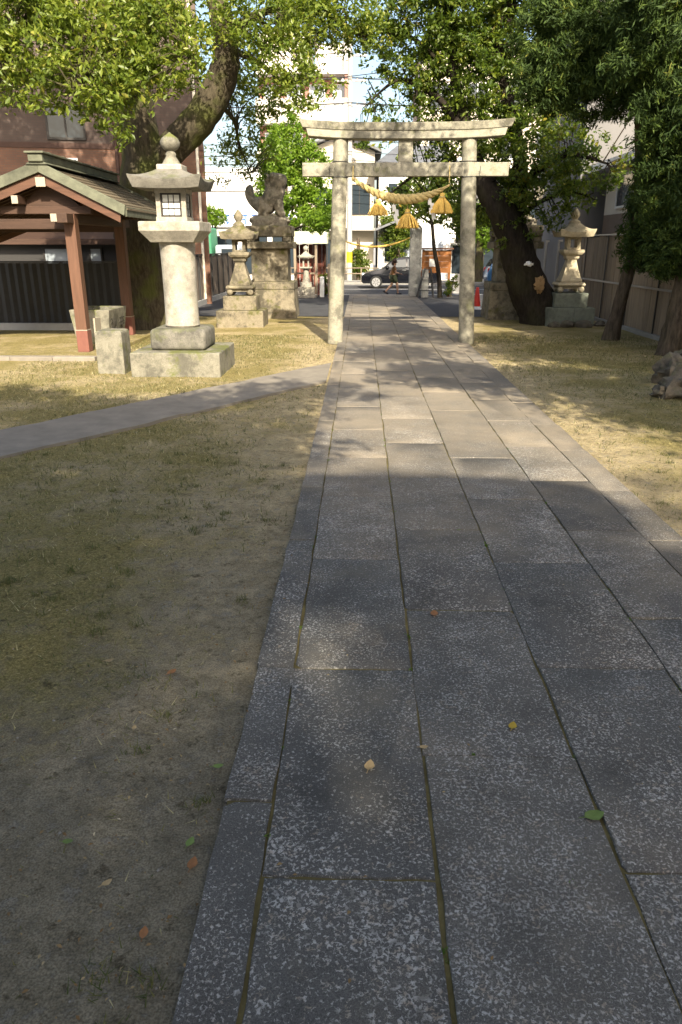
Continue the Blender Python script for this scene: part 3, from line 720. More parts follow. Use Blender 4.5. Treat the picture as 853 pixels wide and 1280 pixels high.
TY, TX = 16.43, 0.87
t = thing('torii_gate', 'weathered stone gate with two round pillars and curved double lintel across the path', 'torii', (TX, TY, 0))
for s, xb, xt in ((-1, -1.43, -1.30), (1, 1.43, 1.27)):
    pts = [Vector((xb + (xt - xb) * k / 10, 0, 4.03 * k / 10)) for k in range(11)]
    MB().tube(pts, [.166 - .018 * k / 10 for k in range(11)], 28).build('pillar', 'torii', t, smooth=40)
    xx = xb + (xt - xb) * .87
    for zz in (3.60, 3.315):
        MB().lathe([(.158, zz), (.164, zz + .008), (.158, zz + .016)], 20, (xx, 0, 0)).build('band', 'wire', t, smooth=40)
    MB().tube([(xx + s * .16, -.05, 3.61), (xx + s * .22, -.11, 3.5), (xx + s * .2, -.11, 3.33)], .006, 5).build('tie_wire', 'wire', t)
def lintel(x0, x1, zb, zt, dep, rise, slant, nseg=28, ridge=0.0):
    mb = MB(); vs, fs = [], []
    for i in range(nseg + 1):
        u = -1 + 2 * i / nseg
        for (zz, top) in ((zb, 0), (zt, 1)):
            hw = (x1 - x0) / 2 + (slant if top else 0)
            x = (x0 + x1) / 2 + u * hw; lz = rise * abs(u) ** 3.4 * (1.0 if not top else 1.1)
            for y in (-dep / 2, dep / 2): vs.append((x, y, zz + lz))
        hw = (x1 - x0) / 2 + slant
        vs.append(((x0 + x1) / 2 + u * hw, 0, zt + ridge + rise * 1.1 * abs(u) ** 3.4))
    for i in range(nseg):
        a, c = i * 5, (i + 1) * 5      # order: b-,b+,t-,t+,ridge
        fs += [(a, a + 1, c + 1, c), (a, c, c + 2, a + 2), (a + 1, a + 3, c + 3, c + 1), (a + 2, c + 2, c + 4, a + 4), (a + 4, c + 4, c + 3, a + 3)]
    e = nseg * 5
    fs += [(0, 2, 4, 3, 1), (e, e + 1, e + 3, e + 4, e + 2)]
    return mb.add(vs, fs)
lintel(-1.95, 1.95, 4.01, 4.15, .37, .058, .04).build('lower_lintel', 'torii', t, smooth=35, bevel=.008, seg=1)
lintel(-2.06, 2.06, 4.155, 4.30, .40, .062, .07, ridge=.03).build('top_lintel', 'torii_top', t, smooth=35, bevel=.01, seg=1)
MB().b2(-2.08, 2.08, -.10, .10, 3.335, 3.59).build('tie_beam', 'torii', t, bevel=.012)
MB().b2(-.145, .145, -.09, .09, 3.592, 4.03).build('centre_strut', 'torii', t, bevel=.01)

# rope of rice straw: three twisted strands, tassels and paper streamers
rope = thing('straw_rope', 'thick twisted rice straw rope sagging below the stone gate beam', 'rope', (TX, TY - .17, 0))
A0, A1 = Vector((-1.07, 0, 3.30)), Vector((.90, 0, 3.17))
def rope_pt(u):
    x = A0.x + (A1.x - A0.x) * u; return Vector((x, 0, A0.z + (A1.z - A0.z) * u - 1.32 * u * (1 - u)))
def rope_r(u): return .020 + .070 * (sin(pi * min(1, u * 1.02 + .02)) ** .8) * (.6 + .6 * u if u < .8 else 1.08)
for k in range(3):
    pts, rr = [], []
    for i in range(141):
        u = i / 140; p = rope_pt(u); a = 2 * pi * (k / 3 + u * 6.2); r = rope_r(u)
        tg = (rope_pt(min(1, u + .01)) - rope_pt(max(0, u - .01))).normalized(); nz = Vector((0, 1, 0)); w = tg.cross(nz)
        pts.append(p + nz * (cos(a) * r * .62) + w * (sin(a) * r * .62)); rr.append(r * .62)
    MB().tube(pts, rr, 8).build('strand', 'straw_rope', rope, smooth=60)
for x in (-1.05, .89):
    MB().tube([(x, 0, 3.2 if x > 0 else 3.3), (x, .04, 3.40), (x, .1, 3.60)], .012, 6).build('hanger', 'straw_rope', rope)
for x, zt, zb, w in ((-.54, 2.90, 2.60, .42), (.065, 2.72, 2.36, .49), (.76, 3.02, 2.64, .46)):
    ts = tag(bpy.data.objects.new('straw_tassel', None), {-.54: 'straw tassel hanging where the gate rope is thinner', .065: 'straw tassel hanging lowest at the middle of the gate rope', .76: 'straw tassel hanging at the high thick end of the gate rope beside a paper streamer'}[x], 'tassel', 'straw tassels on the gate rope')
    SC.collection.objects.link(ts); ts.location = (TX + x, TY - .17, zb)
    h = zt - zb; mb = MB(); rr = random.Random(int(x * 100))
    mb.lathe([(.035, h), (.05, h * .93), (.047, h * .80), (.058, h * .74)], 14).build('tassel_head', 'straw', ts, smooth=50)
    MB().lathe([(.062, h * .83), (.066, h * .80), (.062, h * .77)], 14).build('binding', 'straw_rope', ts, smooth=50)
    mb = MB()
    for q in range(150):
        a = rr.uniform(0, 2 * pi); k = rr.random() ** .5; r0, r1 = .048 * k, w / 2 * k * rr.uniform(.9, 1.08)
        z1 = rr.uniform(-.012, .02)
        mb.tube([(r0 * cos(a), r0 * sin(a), h * .77), ((r0 * .35 + r1 * .65) * cos(a), (r0 * .35 + r1 * .65) * sin(a), h * .42), (r1 * cos(a), r1 * sin(a), z1)], [.006, .009, .009], 4)
    mb.build('fringe', 'straw', ts, smooth=60)
    u = (x - A0.x) / (A1.x - A0.x)
    MB().tube([(0, 0, h), (0, 0, rope_pt(u).z - zb)], .006, 5).build('cord', 'straw_rope', ts)
for x, zt, lab in ((-.22, 2.80, 'white zigzag paper streamer between the first and middle straw tassels'), (.50, 2.92, 'white zigzag paper streamer between the middle and highest straw tassels')):
    mb = MB(); z = zt; xx = 0
    for q in range(4):
        w = .075; hh = .125
        mb.add([(xx - w / 2, .004 * q, z), (xx + w / 2, .004 * q, z), (xx + w / 2 + .02, .004 * q + .03, z - hh), (xx - w / 2 + .02, .004 * q + .03, z - hh)], [(0, 1, 2, 3)])
        z -= hh * .72; xx += .055 if q % 2 == 0 else -.02
    mb.tube([(0, 0, zt), (0, 0, zt + .12)], .006, 5)
    o = mb.build('paper_streamer', 'paper'); o.location = (TX + x, TY - .19, 0); tag(o, lab, 'paper streamer', 'paper streamers on the gate rope')

# ================================================================== BIG LANTERN
L1 = thing('stone_lantern', 'tall pale stone lantern with thick round shaft and paper lattice window on a square plinth', 'stone lantern', (-3.0, 12.68, 0))
MB().b2(-.73, .73, -.73, .73, -.05, .385).build('plinth', 'plinth', L1, bevel=.02)
MB().b2(-.46, .46, -.46, .46, .386, .73).build('base_stone', 'lantern_grey', L1, bevel=.075, seg=4, smooth=50)
MB().lathe([(.262, .731), (.288, .76), (.278, .85), (.272, 1.3), (.276, 1.75), (.284, 2.0), (.29, 2.06)], 36).build('shaft', 'lantern', L1, smooth=40)
MB().lathe([(.34, 2.061), (.37, 2.10), (.475, 2.225), (.48, 2.23), (.48, 2.36), (.465, 2.37)], square=True).build('platform', 'lantern', L1, bevel=.012)
fb = MB()
for sx in (-1, 1):
    for sy in (-1, 1): fb.b2(sx * .20 - .035, sx * .20 + .035, sy * .20 - .035, sy * .20 + .035, 2.43, 2.80)
fb.b2(-.245, .245, -.245, .245, 2.371, 2.44); fb.b2(-.245, .245, -.245, .245, 2.79, 2.865)
fo = fb.build('fire_box', 'lantern', L1)
for k in range(4):
    R_ = Matrix.Rotation(k * pi / 2, 4, 'Z')
    def rv(mb):
        mb.v = [tuple(R_ @ Vector(p)) for p in mb.v]; return mb
    rv(MB().b2(-.16, .16, -.205, -.200, 2.445, 2.785)).build('paper_pane', 'shoji', fo)
    w = MB()
    w.b2(-.163, -.135, -.223, -.206, 2.441, 2.789); w.b2(.135, .163, -.223, -.206, 2.441, 2.789); w.b2(-.135, .135, -.223, -.206, 2.441, 2.468); w.b2(-.135, .135, -.223, -.206, 2.762, 2.789)
    rv(w).build('window_frame', 'frame_dark', fo)
    w = MB()
    for q in (-.048, .035): w.b2(q, q + .012, -.2155, -.2065, 2.468, 2.762)
    for q in (2.56, 2.65): w.b2(-.135, .135, -.2185, -.2158, q, q + .012)
    rv(w).build('lattice', 'frame_dark', fo)
square_roof(.545, 2.965, 3.13, .20, .075, .125, curve=1.3).build('roof', 'lantern_grey', L1, smooth=35)
fin = MB().b2(-.20, .20, -.20, .20, 3.11, 3.205).build('finial_base', 'lantern', L1, bevel=.02)
MB().lathe([(.15, 3.206), (.12, 3.26), (.075, 3.33), (.085, 3.36), (.06, 3.40), (.11, 3.43), (.15, 3.485), (.155, 3.53), (.125, 3.585), (.075, 3.62), (.03, 3.65), (.01, 3.67)], 20).build('finial', 'plinth', L1, smooth=60)

# square stone post in front
o = MB().b2(-.225, .225, -.225, .225, -.06, .66).lathe([(.225, .6605), (.20, .69), (.0, .715)], square=True).build('stone_post', 'plinth', bevel=.012); o.location = (-4.16, 12.5, 0)
tag(o, 'squat square mossy stone post beside the plinth of the tall pale lantern', 'stone post')

# ================================================================== PAIR OF FOOTED LANTERNS
def footed_lantern(loc, label, mats, blocks, group):
    L = thing('footed_lantern', label, 'stone lantern', loc, 0, group)
    mlow, mup = mats
    z = 0
    if blocks == 'left':
        MB().b2(-.62, .62, -.55, .55, -.05, .42).build('lower_block', mlow, L, bevel=.03)
        MB().b2(-.44, .44, -.42, .42, .421, .78).build('upper_block', mlow, L, bevel=.02)
    else:
        for x0, x1 in ((-.62, .08), (.085, .62)):
            MB().b2(x0, x1, -.55, .55, -.05, .475).build('lower_block', mlow, L, bevel=.014)
        for x0, x1 in ((-.42, .44),): MB().b2(x0, x1, -.42, .42, .476, .84).build('upper_block', mlow, L, bevel=.014)
    z0 = .785 if blocks == 'left' else .845
    # scrolled feet
    ft = MB()
    for sx in (-1, 1):
        for sy in (-1, 1):
            ft.blob((sx * .27, sy * .27, z0 + .085), (.085, .085, .088), 12, 8)
    ft.b2(-.27, .27, -.27, .27, z0 + .10, z0 + .22)
    ft.lathe([(.34, z0 + .17), (.36, z0 + .20), (.33, z0 + .255)], square=True)
    ft.build('footed_base', mup, L, smooth=40)
    z1 = z0 + .256
    MB().lathe([(.265, z1), (.27, z1 + .05), (.225, z1 + .17), (.175, z1 + .33), (.135, z1 + .48), (.12, z1 + .56), (.155, z1 + .60)], square=True).build('shaft', mup, L, bevel=.008)
    z2 = z1 + .601
    MB().lathe([(.165, z2), (.17, z2 + .06), (.23, z2 + .10), (.265, z2 + .15), (.265, z2 + .215), (.245, z2 + .22)], square=True).build('platform', mup, L, bevel=.008)
    z3 = z2 + .221
    f = MB()
    for sx in (-1, 1):
        for sy in (-1, 1): f.b2(sx * .13 - .04, sx * .13 + .04, sy * .13 - .04, sy * .13 + .04, z3 + .04, z3 + .26)
    f.b2(-.175, .175, -.175, .175, z3, z3 + .05); f.b2(-.175, .175, -.175, .175, z3 + .25, z3 + .31)
    f.build('fire_box', mup, L)
    z4 = z3 + .40
    square_roof(.42, z4 + .03, z4 + .24, .13, .075, .125, curve=1.45, out=.12).build('roof', mup, L, smooth=35)
    MB().lathe([(.145, z4 + .235), (.15, z4 + .28), (.11, z4 + .31), (.07, z4 + .34), (.085, z4 + .37), (.12, z4 + .43), (.115, z4 + .49), (.07, z4 + .56), (.02, z4 + .62), (.004, z4 + .64)], 18).build('finial', mup, L, smooth=60)
    return L
footed_lantern((-3.17, 20.3, 0), 'mossy grey footed lantern standing before the guardian beast pedestal', ('old_stone', 'old_stone'), 'left', 'footed stone lanterns flanking the path')
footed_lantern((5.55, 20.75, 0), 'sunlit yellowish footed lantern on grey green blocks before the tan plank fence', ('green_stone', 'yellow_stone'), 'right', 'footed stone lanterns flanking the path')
rk = random.Random(5)
for i, (x, y, r) in enumerate(((5.1, 20.05, .13), (5.42, 20.02, .16), (5.85, 20.0, .18), (6.35, 20.3, .12))):
    o = MB().blob((0, 0, r * .35), (r * 1.3, r, r * .7), 12, 8, .5, i + 2).build('foot_stone', 'rock', smooth=50); o.location = (x, y, 0)
    tag(o, 'small rough stone lying at the foot of the grey green lantern blocks', 'stone', 'stones at the lantern foot')

# ================================================================== GUARDIAN BEASTS ON PEDESTALS
def guardian(loc, face, lab_p, lab_s):
    P = thing('statue_pedestal', lab_p, 'pedestal', loc, 0, 'guardian beast pedestals')
    MB().box((0, 0, .40), (1.52, 1.3, .84), taper=.93).build('battered_base', 'old_stone', P, bevel=.02)
    MB().b2(-.72, .72, -.62, .62, .821, 1.03).build('lower_ledge', 'old_stone', P, bevel=.02)
    MB().b2(-.53, .53, -.46, .46, 1.031, 1.94).build('die', 'old_stone', P, bevel=.015)
    MB().b2(-.70, .70, -.60, .60, 1.941, 2.13).build('cornice', 'old_stone', P, bevel=.02)
    for sx in (-1, 1):
        for sy in (-1, 1): MB().b2(sx * .52 - .12, sx * .52 + .12, sy * .42 - .12, sy * .42 + .12, 2.131, 2.26).build('foot', 'old_stone', P, bevel=.02)
    MB().b2(-.66, .66, -.55, .55, 2.261, 2.56).build('upper_ledge', 'old_stone', P, bevel=.035)
    S = thing('guardian_beast', lab_s, 'statue', (loc[0], loc[1], 2.561), 0, 'guardian beasts')
    MB().blob((0, 0, .13), (.58, .42, .2), 20, 8, .25, 4).b2(-.5, .5, -.36, .36, .0, .16).build('rock_base', 'statue', S, smooth=50)
    # body: skinned skeleton, seated beast; x forward = face
    f = face
    J = {'hip': (-.26, 0, .50, .33), 'belly': (-.06, 0, .62, .31), 'chest': (.14, 0, .80, .31), 'neck': (.20, 0, 1.02, .27), 'head': (.24, -.05, 1.25, .27), 'muz': (.42, -.12, 1.19, .19), 'nose': (.50, -.15, 1.18, .14),
         'tail': (-.54, 0, .70, .15), 'tail2': (-.60, 0, .92, .16), 'tail3': (-.52, 0, 1.12, .08)}
    for s, nm in ((-1, 'l'), (1, 'r')):
        J['sh' + nm] = (.22, s * .15, .70, .18); J['el' + nm] = (.27, s * .17, .50, .13); J['wr' + nm] = (.30, s * .17, .33, .12); J['pw' + nm] = (.42, s * .18, .265, .12)
        J['th' + nm] = (-.14, s * .20, .50, .22); J['kn' + nm] = (.05, s * .24, .40, .15); J['ho' + nm] = (-.18, s * .23, .30, .12); J['hp' + nm] = (.03, s * .24, .26, .11)
        J['ear' + nm] = (.14, s * .19 - .03, 1.34, .09); J['ear2' + nm] = (.05, s * .25 - .03, 1.24, .06)
    Ed = [('hip', 'belly'), ('belly', 'chest'), ('chest', 'neck'), ('neck', 'head'), ('head', 'muz'), ('muz', 'nose'), ('hip', 'tail'), ('tail', 'tail2'), ('tail2', 'tail3')]
    for nm in 'lr': Ed += [('chest', 'sh' + nm), ('sh' + nm, 'el' + nm), ('el' + nm, 'wr' + nm), ('wr' + nm, 'pw' + nm), ('hip', 'th' + nm), ('th' + nm, 'kn' + nm), ('kn' + nm, 'ho' + nm), ('ho' + nm, 'hp' + nm), ('head', 'ear' + nm), ('ear' + nm, 'ear2' + nm)]
    skin_body('body', J, Ed, 'hip', 'statue', S, f)
    mane = MB(); rr = random.Random(3)
    for q in range(46):
        a = rr.uniform(-2.4, 2.4); z = rr.uniform(.74, 1.36)
        x = .12 - .14 * abs(cos(a)) ; mane.blob((f * (.16 - .22 * cos(a * .6)), .22 * sin(a), z), (.075, .07, .085), 8, 6)
    mane.build('mane', 'statue', S, smooth=60)
def skin_body(name, J, Ed, root, mat, parent, f=1, sub=2):
    keys = list(J); me = bpy.data.meshes.new(name)
    me.from_pydata([(J[k][0] * f, J[k][1], J[k][2]) for k in keys], [(keys.index(a), keys.index(c)) for a, c in Ed], [])
    o = bpy.data.objects.new(name + '_tmp', me); SC.collection.objects.link(o)
    o.modifiers.new('skin', 'SKIN')
    sv = me.skin_vertices[0].data if me.skin_vertices else None
    if sv is None:
        me.attributes.new('dummy', 'FLOAT', 'POINT'); bpy.context.view_layer.update(); sv = me.skin_vertices[0].data
    for i, k in enumerate(keys):
        r = J[k][3]; sv[i].radius = (r, r) if not hasattr(r, '__len__') else r; sv[i].use_root = (k == root)
    s = o.modifiers.new('sub', 'SUBSURF'); s.levels = sub; s.render_levels = sub
    dg = bpy.context.evaluated_depsgraph_get(); dg.update()
    m2 = bpy.data.meshes.new_from_object(o.evaluated_get(dg)); m2.name = name
    bpy.data.objects.remove(o)
    m2.materials.clear(); m2.materials.append(M[mat]); m2.shade_smooth()
    r = bpy.data.objects.new(name, m2); SC.collection.objects.link(r); r.parent = parent
    return r
guardian((-2.66, 22.95, 0), 1, 'tall mossy stepped stone pedestal behind the grey footed lantern', 'seated stone guardian beast with raised tail on the mossy pedestal before the bright green tree')
guardian((4.42, 22.7, 0), -1, 'dark shaded stepped stone pedestal beside the leaning black tree trunk', 'seated stone guardian beast half hidden behind the leaning black tree trunk')

# ================================================================== WASH PAVILION
PX0, PY0 = -5.72, 14.15
pav = thing('wash_pavilion', 'open timber wash pavilion with gabled shingle roof and red brown posts', 'pavilion', (PX0, PY0, 0))
MB().b2(-3.6, .80, -.30, 4.2, -.05, .062).build('floor_slab', 'soil', pav, bevel=.01)
for k in range(4): MB().b2(-2.4 + k * .8, -1.606 + k * .8, -.47, -.302, -.05, .075).build('kerb_stone', 'branch', pav, bevel=.01)
for x, y in ((.33, .38), (.33, 3.3), (-2.9, .38), (-2.9, 3.3)):
    po = MB().b2(x - .105, x + .105, y - .105, y + .105, .063, 2.56).build('post', 'redwood', pav, bevel=.012)
    MB().b2(x - .112, x + .112, y - .112, y + .112, .064, .47).build('post_sleeve', 'post_wrap', po, bevel=.008)
    MB().b2(x - .114, x + .114, y - .114, y + .114, .471, .485).build('sleeve_band', 'white_wood', po)
def wbeam(x0, x1, y0, y1, z0, z1, mat, ends=None):
    bo = MB().b2(x0, x1, y0, y1, z0, z1).build('beam', mat, pav, bevel=.01)
    if ends == 'y': MB().b2(x0 + .004, x1 - .004, y0 - .012, y0 - .001, z0 + .004, z1 - .004).build('painted_end', 'white_wood', bo)
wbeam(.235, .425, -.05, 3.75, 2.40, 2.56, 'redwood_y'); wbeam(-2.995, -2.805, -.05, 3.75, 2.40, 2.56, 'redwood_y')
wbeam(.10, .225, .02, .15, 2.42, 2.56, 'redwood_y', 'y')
for y in (.38, 3.3):
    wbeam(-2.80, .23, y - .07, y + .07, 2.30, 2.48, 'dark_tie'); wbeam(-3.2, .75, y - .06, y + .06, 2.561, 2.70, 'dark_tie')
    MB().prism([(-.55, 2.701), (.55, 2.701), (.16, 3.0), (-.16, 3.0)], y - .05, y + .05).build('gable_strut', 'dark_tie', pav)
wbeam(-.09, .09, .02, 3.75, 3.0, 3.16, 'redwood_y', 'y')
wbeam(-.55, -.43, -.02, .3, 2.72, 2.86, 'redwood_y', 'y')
SL = .49
def slope_x(side, d): return side * d
for side, half in ((1, 1.46), (-1, 3.6)):
    # roof board then overlapping courses of shingle
    zf = lambda d: 3.36 - (SL if side == 1 else .36) * d
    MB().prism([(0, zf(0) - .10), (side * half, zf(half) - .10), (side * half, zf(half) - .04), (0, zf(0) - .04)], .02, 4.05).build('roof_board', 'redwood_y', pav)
    nc = 9 if side == 1 else 20
    for i in range(nc):
        d0, d1 = half * i / nc, half * (i + 1) / nc + .05
        MB().prism([(side * d0, zf(d0) - .03), (side * d1, zf(d1) - .005), (side * d1, zf(d1) + .028), (side * d0, zf(d0) + .0)], .04 + random.uniform(0, .01), 4.03).build('shingle_course', 'shingle', pav)
    for y in (0.0, 4.02):
        MB().prism([(0, zf(0) - .125), (side * half, zf(half) - .125), (side * (half + .03), zf(half) + .05), (0, zf(0) + .065)], y - .03, y + .03).build('verge_board', 'copper', pav, bevel=.006)
        MB().prism([(0, zf(0) - .30), (side * (half - .1), zf(half) - .24), (side * (half - .08), zf(half) - .09), (0, zf(0) - .127)], y + .032, y + .075).build('barge_board', 'redwood_x', pav, bevel=.006)
    MB().b2(min(side * half, side * (half + .035)), max(side * half, side * (half + .035)), .032, 3.988, zf(half) - .14, zf(half) + .03).build('eave_fascia', 'copper', pav, bevel=.006)
    for i in range(15):
        y = .2 + i * .262
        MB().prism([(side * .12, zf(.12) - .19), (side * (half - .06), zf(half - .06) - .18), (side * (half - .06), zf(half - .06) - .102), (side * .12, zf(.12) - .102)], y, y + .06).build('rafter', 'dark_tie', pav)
rc = MB().b2(-.13, .13, -.10, 4.15, 3.40, 3.53).build('ridge_cap', 'copper', pav, bevel=.015)
MB().prism([(-.2, 3.36), (.2, 3.36), (.13, 3.40), (-.13, 3.40)], -.06, 4.1).build('ridge_skirt', 'copper', rc)
MB().b2(-.17, .17, -.14, 4.2, 3.531, 3.565).build('ridge_board', 'copper', rc, bevel=.008)
for i in range(6):
    MB().b2(-.15, .15, .2 + i * .7, .24 + i * .7, 3.5655, 3.58).build('ridge_strap', 'copper', rc)

# basin with carved characters
bas = thing('water_basin', 'pale stone water basin with carved characters under the wash pavilion roof', 'basin', (-5.63, 16.2, .062))
bm_ = MB()
def rect(hx, hy, z): return [(-hx, -hy, z), (hx, -hy, z), (hx, hy, z), (-hx, hy, z)]
rg = [rect(.34, .52, 0), rect(.42, .60, .70), rect(.30, .48, .70), rect(.27, .44, .40)]
vs = [p for r in rg for p in r]; fs = [(3, 2, 1, 0)] + [(j * 4 + i, j * 4 + (i + 1) % 4, (j + 1) * 4 + (i + 1) % 4, (j + 1) * 4 + i) for j in range(3) for i in range(4)] + [(12, 13, 14, 15)]
bm_.add(vs, fs).build('bowl', 'plinth', bas, bevel=.012)
MB().add(rect(.29, .46, .63), [(0, 1, 2, 3)]).build('water', 'water', bas)
def glyph(ch, size, loc, rot, parent, mat, name='carved_character', ext=.004):
    cu = bpy.data.curves.new(name, 'FONT'); cu.body = ch; cu.size = size; cu.extrude = ext; cu.align_x = 'CENTER'; cu.align_y = 'CENTER'
    o = bpy.data.objects.new(name + '_tmp', cu); SC.collection.objects.link(o)
    dg = bpy.context.evaluated_depsgraph_get(); dg.update()
    me = bpy.data.meshes.new_from_object(o.evaluated_get(dg)); bpy.data.objects.remove(o)
    me.name = name; me.materials.clear(); me.materials.append(M[mat])
    r = bpy.data.objects.new(name, me); SC.collection.objects.link(r); r.parent = parent; r.location = loc; r.rotation_euler = rot
    return r
tilt = math.atan(.08 / .70)
for ch, y in (('奉', .28), ('納', -.27)):
    glyph(ch, .40, (.385 + .002, y, .42), (pi / 2 + 0, tilt * 0, pi / 2), bas, 'carve', ext=.012)
o = MB().box((0, 0, .30), (.03, .34, .6), rx=radians(-4)).build('leaning_board', 'white_wood'); o.location = (-5.24, 14.9, .066); tag(o, 'narrow whitish board leaning beside the pavilion front post', 'board')

# ================================================================== FENCES
fl = thing('plank_fence', 'grey brown upright plank fence with dark posts beside the brown brick block', 'fence', (-5.75, 19.9, 0))
for i in range(56):
    y = i * .30
    if i % 4 == 0: MB().b2(-.035, .075, y - .03, y + .03, 0, 1.74).build('post', 'fence_post', fl)
    h = 1.68 + random.uniform(-.012, .012)
    MB().b2(-.02, .02 + random.uniform(0, .006), y + .034, y + .266, .22, h).build('plank', 'plank_grey', fl)
MB().b2(-.10, .09, -.1, 16.9, -.05, .20).build('footing', 'concrete', fl, bevel=.01)
MB().b2(-.045, .055, -.05, 16.85, 1.70, 1.745).build('cap_rail', 'fence_post', fl)

fr = thing('board_fence', 'tall tan plank fence with galvanised rail along the shaded garden edge', 'fence', (6.78, 12.6, 0))
y = 0
i = 0
while y < 12.2:
    w = random.choice((.30, .34, .38)); off = random.uniform(-.008, .008)
    MB().b2(-.018 + off, .018 + off, y + .006, y + w - .006, .10, 2.26 + random.uniform(-.02, .02)).build('plank', 'plank_tan', fr)
    y += w; i += 1
for k in range(7): MB().b2(.03, .09, k * 2.0, k * 2.0 + .06, 0, 2.28).build('post', 'fence_post', fr)
for k in range(6): MB().b2(-.045, -.028, 1.0 + k * 2.0, 1.05 + k * 2.0, .05, 2.28).build('batten', 'fence_post', fr)
MB().b2(-.075, -.046, -.05, 12.25, 1.06, 1.11).build('rail', 'rail', fr); MB().b2(-.06, .04, -.05, 12.25, 2.285, 2.32).build('cap_rail', 'rail', fr)
MB().b2(-.09, .05, -.05, 12.25, -.05, .095).build('footing', 'pave', fr, bevel=.01)

fg = thing('sheet_fence', 'dull grey sheet fence with pale end post between the dark tree trunk and footed lantern', 'fence', (6.75, 25.0, 0))
for k in range(6):
    MB().b2(-.02, .02, k * .9, k * .9 + .89, .08, 2.15).build('panel', 'grey_wall', fg)
for k in range(4): MB().b2(-.08, .06, k * 1.8 - .08, k * 1.8 + .06, 0, 2.22).build('post', 'pave', fg)

fk = thing('corrugated_fence', 'black corrugated metal fence behind the wash pavilion', 'fence', (-10.5, 18.75, 0))
for k in range(3):
    mb = MB(); pts = []
    x0 = k * 1.58
    for q in range(17):
        x = x0 + q * 1.56 / 16; pts.append((x, -.02 if q % 2 else .02))
    vs = [(x, y_, .2) for x, y_ in pts] + [(x, y_, 1.62) for x, y_ in pts]
    mb.add(vs, [(q, q + 1, 18 + q, 17 + q) for q in range(16)]); mb.build('panel', 'black_metal', fk)
for k in range(4): MB().b2(k * 1.58 - .03, k * 1.58 + .03, .025, .085, 0, 1.66).build('post', 'black_metal', fk)
MB().b2(-.05, 4.8, -.04, .04, 1.625, 1.665).build('cap_rail', 'black_metal', fk)
MB().b2(-.05, 4.8, -.09, .09, -.05, .195).build('footing', 'concrete', fk, bevel=.01)

# ================================================================== BUILDINGS
def window(par, x0, x1, z0, z1, y, frame='frame_white', pane='glass', t=.05, mull=1, dirn=-1):
    """window on a wall facing -y at depth y: frame standing proud, recessed pane"""
    m = MB(); a = dirn
    m.b2(x0, x0 + t, y - .06, y - .002, z0, z1); m.b2(x1 - t, x1, y - .06, y - .002, z0, z1); m.b2(x0 + t, x1 - t, y - .06, y - .002, z0, z0 + t); m.b2(x0 + t, x1 - t, y - .06, y - .002, z1 - t, z1)
    for k in range(1, mull + 1):
        xm = x0 + (x1 - x0) * k / (mull + 1); m.b2(xm - t * .4, xm + t * .4, y - .055, y - .003, z0 + t, z1 - t)
    w = m.build('window', frame, par)
    MB().b2(x0 + t * .5, x1 - t * .5, y - .03, y - .022, z0 + t * .5, z1 - t * .5).build('pane', pane, w)
    return w
# brown brick apartment block on the side of the pavilion
c0 = YP(258, 250, 28.0)
bb = thing('brick_apartment_block', 'brown brick apartment block rising behind the wash pavilion and big leaning tree', 'building', (c0.x, 28.0, 0), radians(11))
MB().b2(-16, 0, 0, 11, -.05, 5.1).build('lower_wall', 'brick_red', bb)
MB().b2(-16.02, .02, -.03, 11.02, 5.1, 5.26).build('string_course', 'ledge', bb)
MB().b2(-16, 0, 0, 11, 5.26, 17).build('upper_wall', 'brick_dim', bb)
for z in (7.15, 10.3, 13.4):
    MB().b2(-16.0, -6.0, -1.25, -.002, z, z + .75).build('balcony', 'ledge', bb)
    window(bb, -13.5, -11.4, z - 2.1, z - .15, -.002, 'frame_dark', 'glass', .06, 1)
for x0, x1, z0, z1 in ((-8.2, -7.0, 5.35, 6.5), (-5.6, -4.4, 10.2, 11.6), (-3.2, -2.2, 10.2, 11.6), (-5.6, -4.4, 13.4, 14.8), (-5.2, -4.2, 3.4, 4.8)):
    window(bb, x0, x1, z0, z1, 0, 'frame_white', 'glass', .06, 1)
window(bb, -5.1, -3.85, 5.35, 6.4, 0, 'frame_dark', 'glass', .07, 1)
MB().tube([(-2.9, -.09, .2), (-2.9, -.09, 16.5)], .06, 10).build('drain_pipe', 'ledge', bb, smooth=60)
MB().tube([(-.22, -.07, .2), (-.22, -.07, 16.5)], .05, 10).build('drain_pipe', 'cream_wall', bb, smooth=60)
# low shed between fence and block
sh = thing('garden_shed', 'low dark shed with weathered roof seen over the black corrugated fence', 'shed', (-11.5, 20.2, 0))
MB().b2(0, 5.2, 0, 2.6, -.05, 2.05).build('wall', 'fence_post', sh)
MB().prism([(-.35, 2.05), (2.9, 2.75), (2.9, 2.85), (-.35, 2.18)], -.2, 5.4, 'yz').build('roof', 'dark_tie', sh)
for x0, x1 in ((3.2, 4.0), (4.4, 4.75)): window(sh, x0, x1, 1.35, 1.98, 0, 'frame_dark', 'glass_pale', .04, 0)

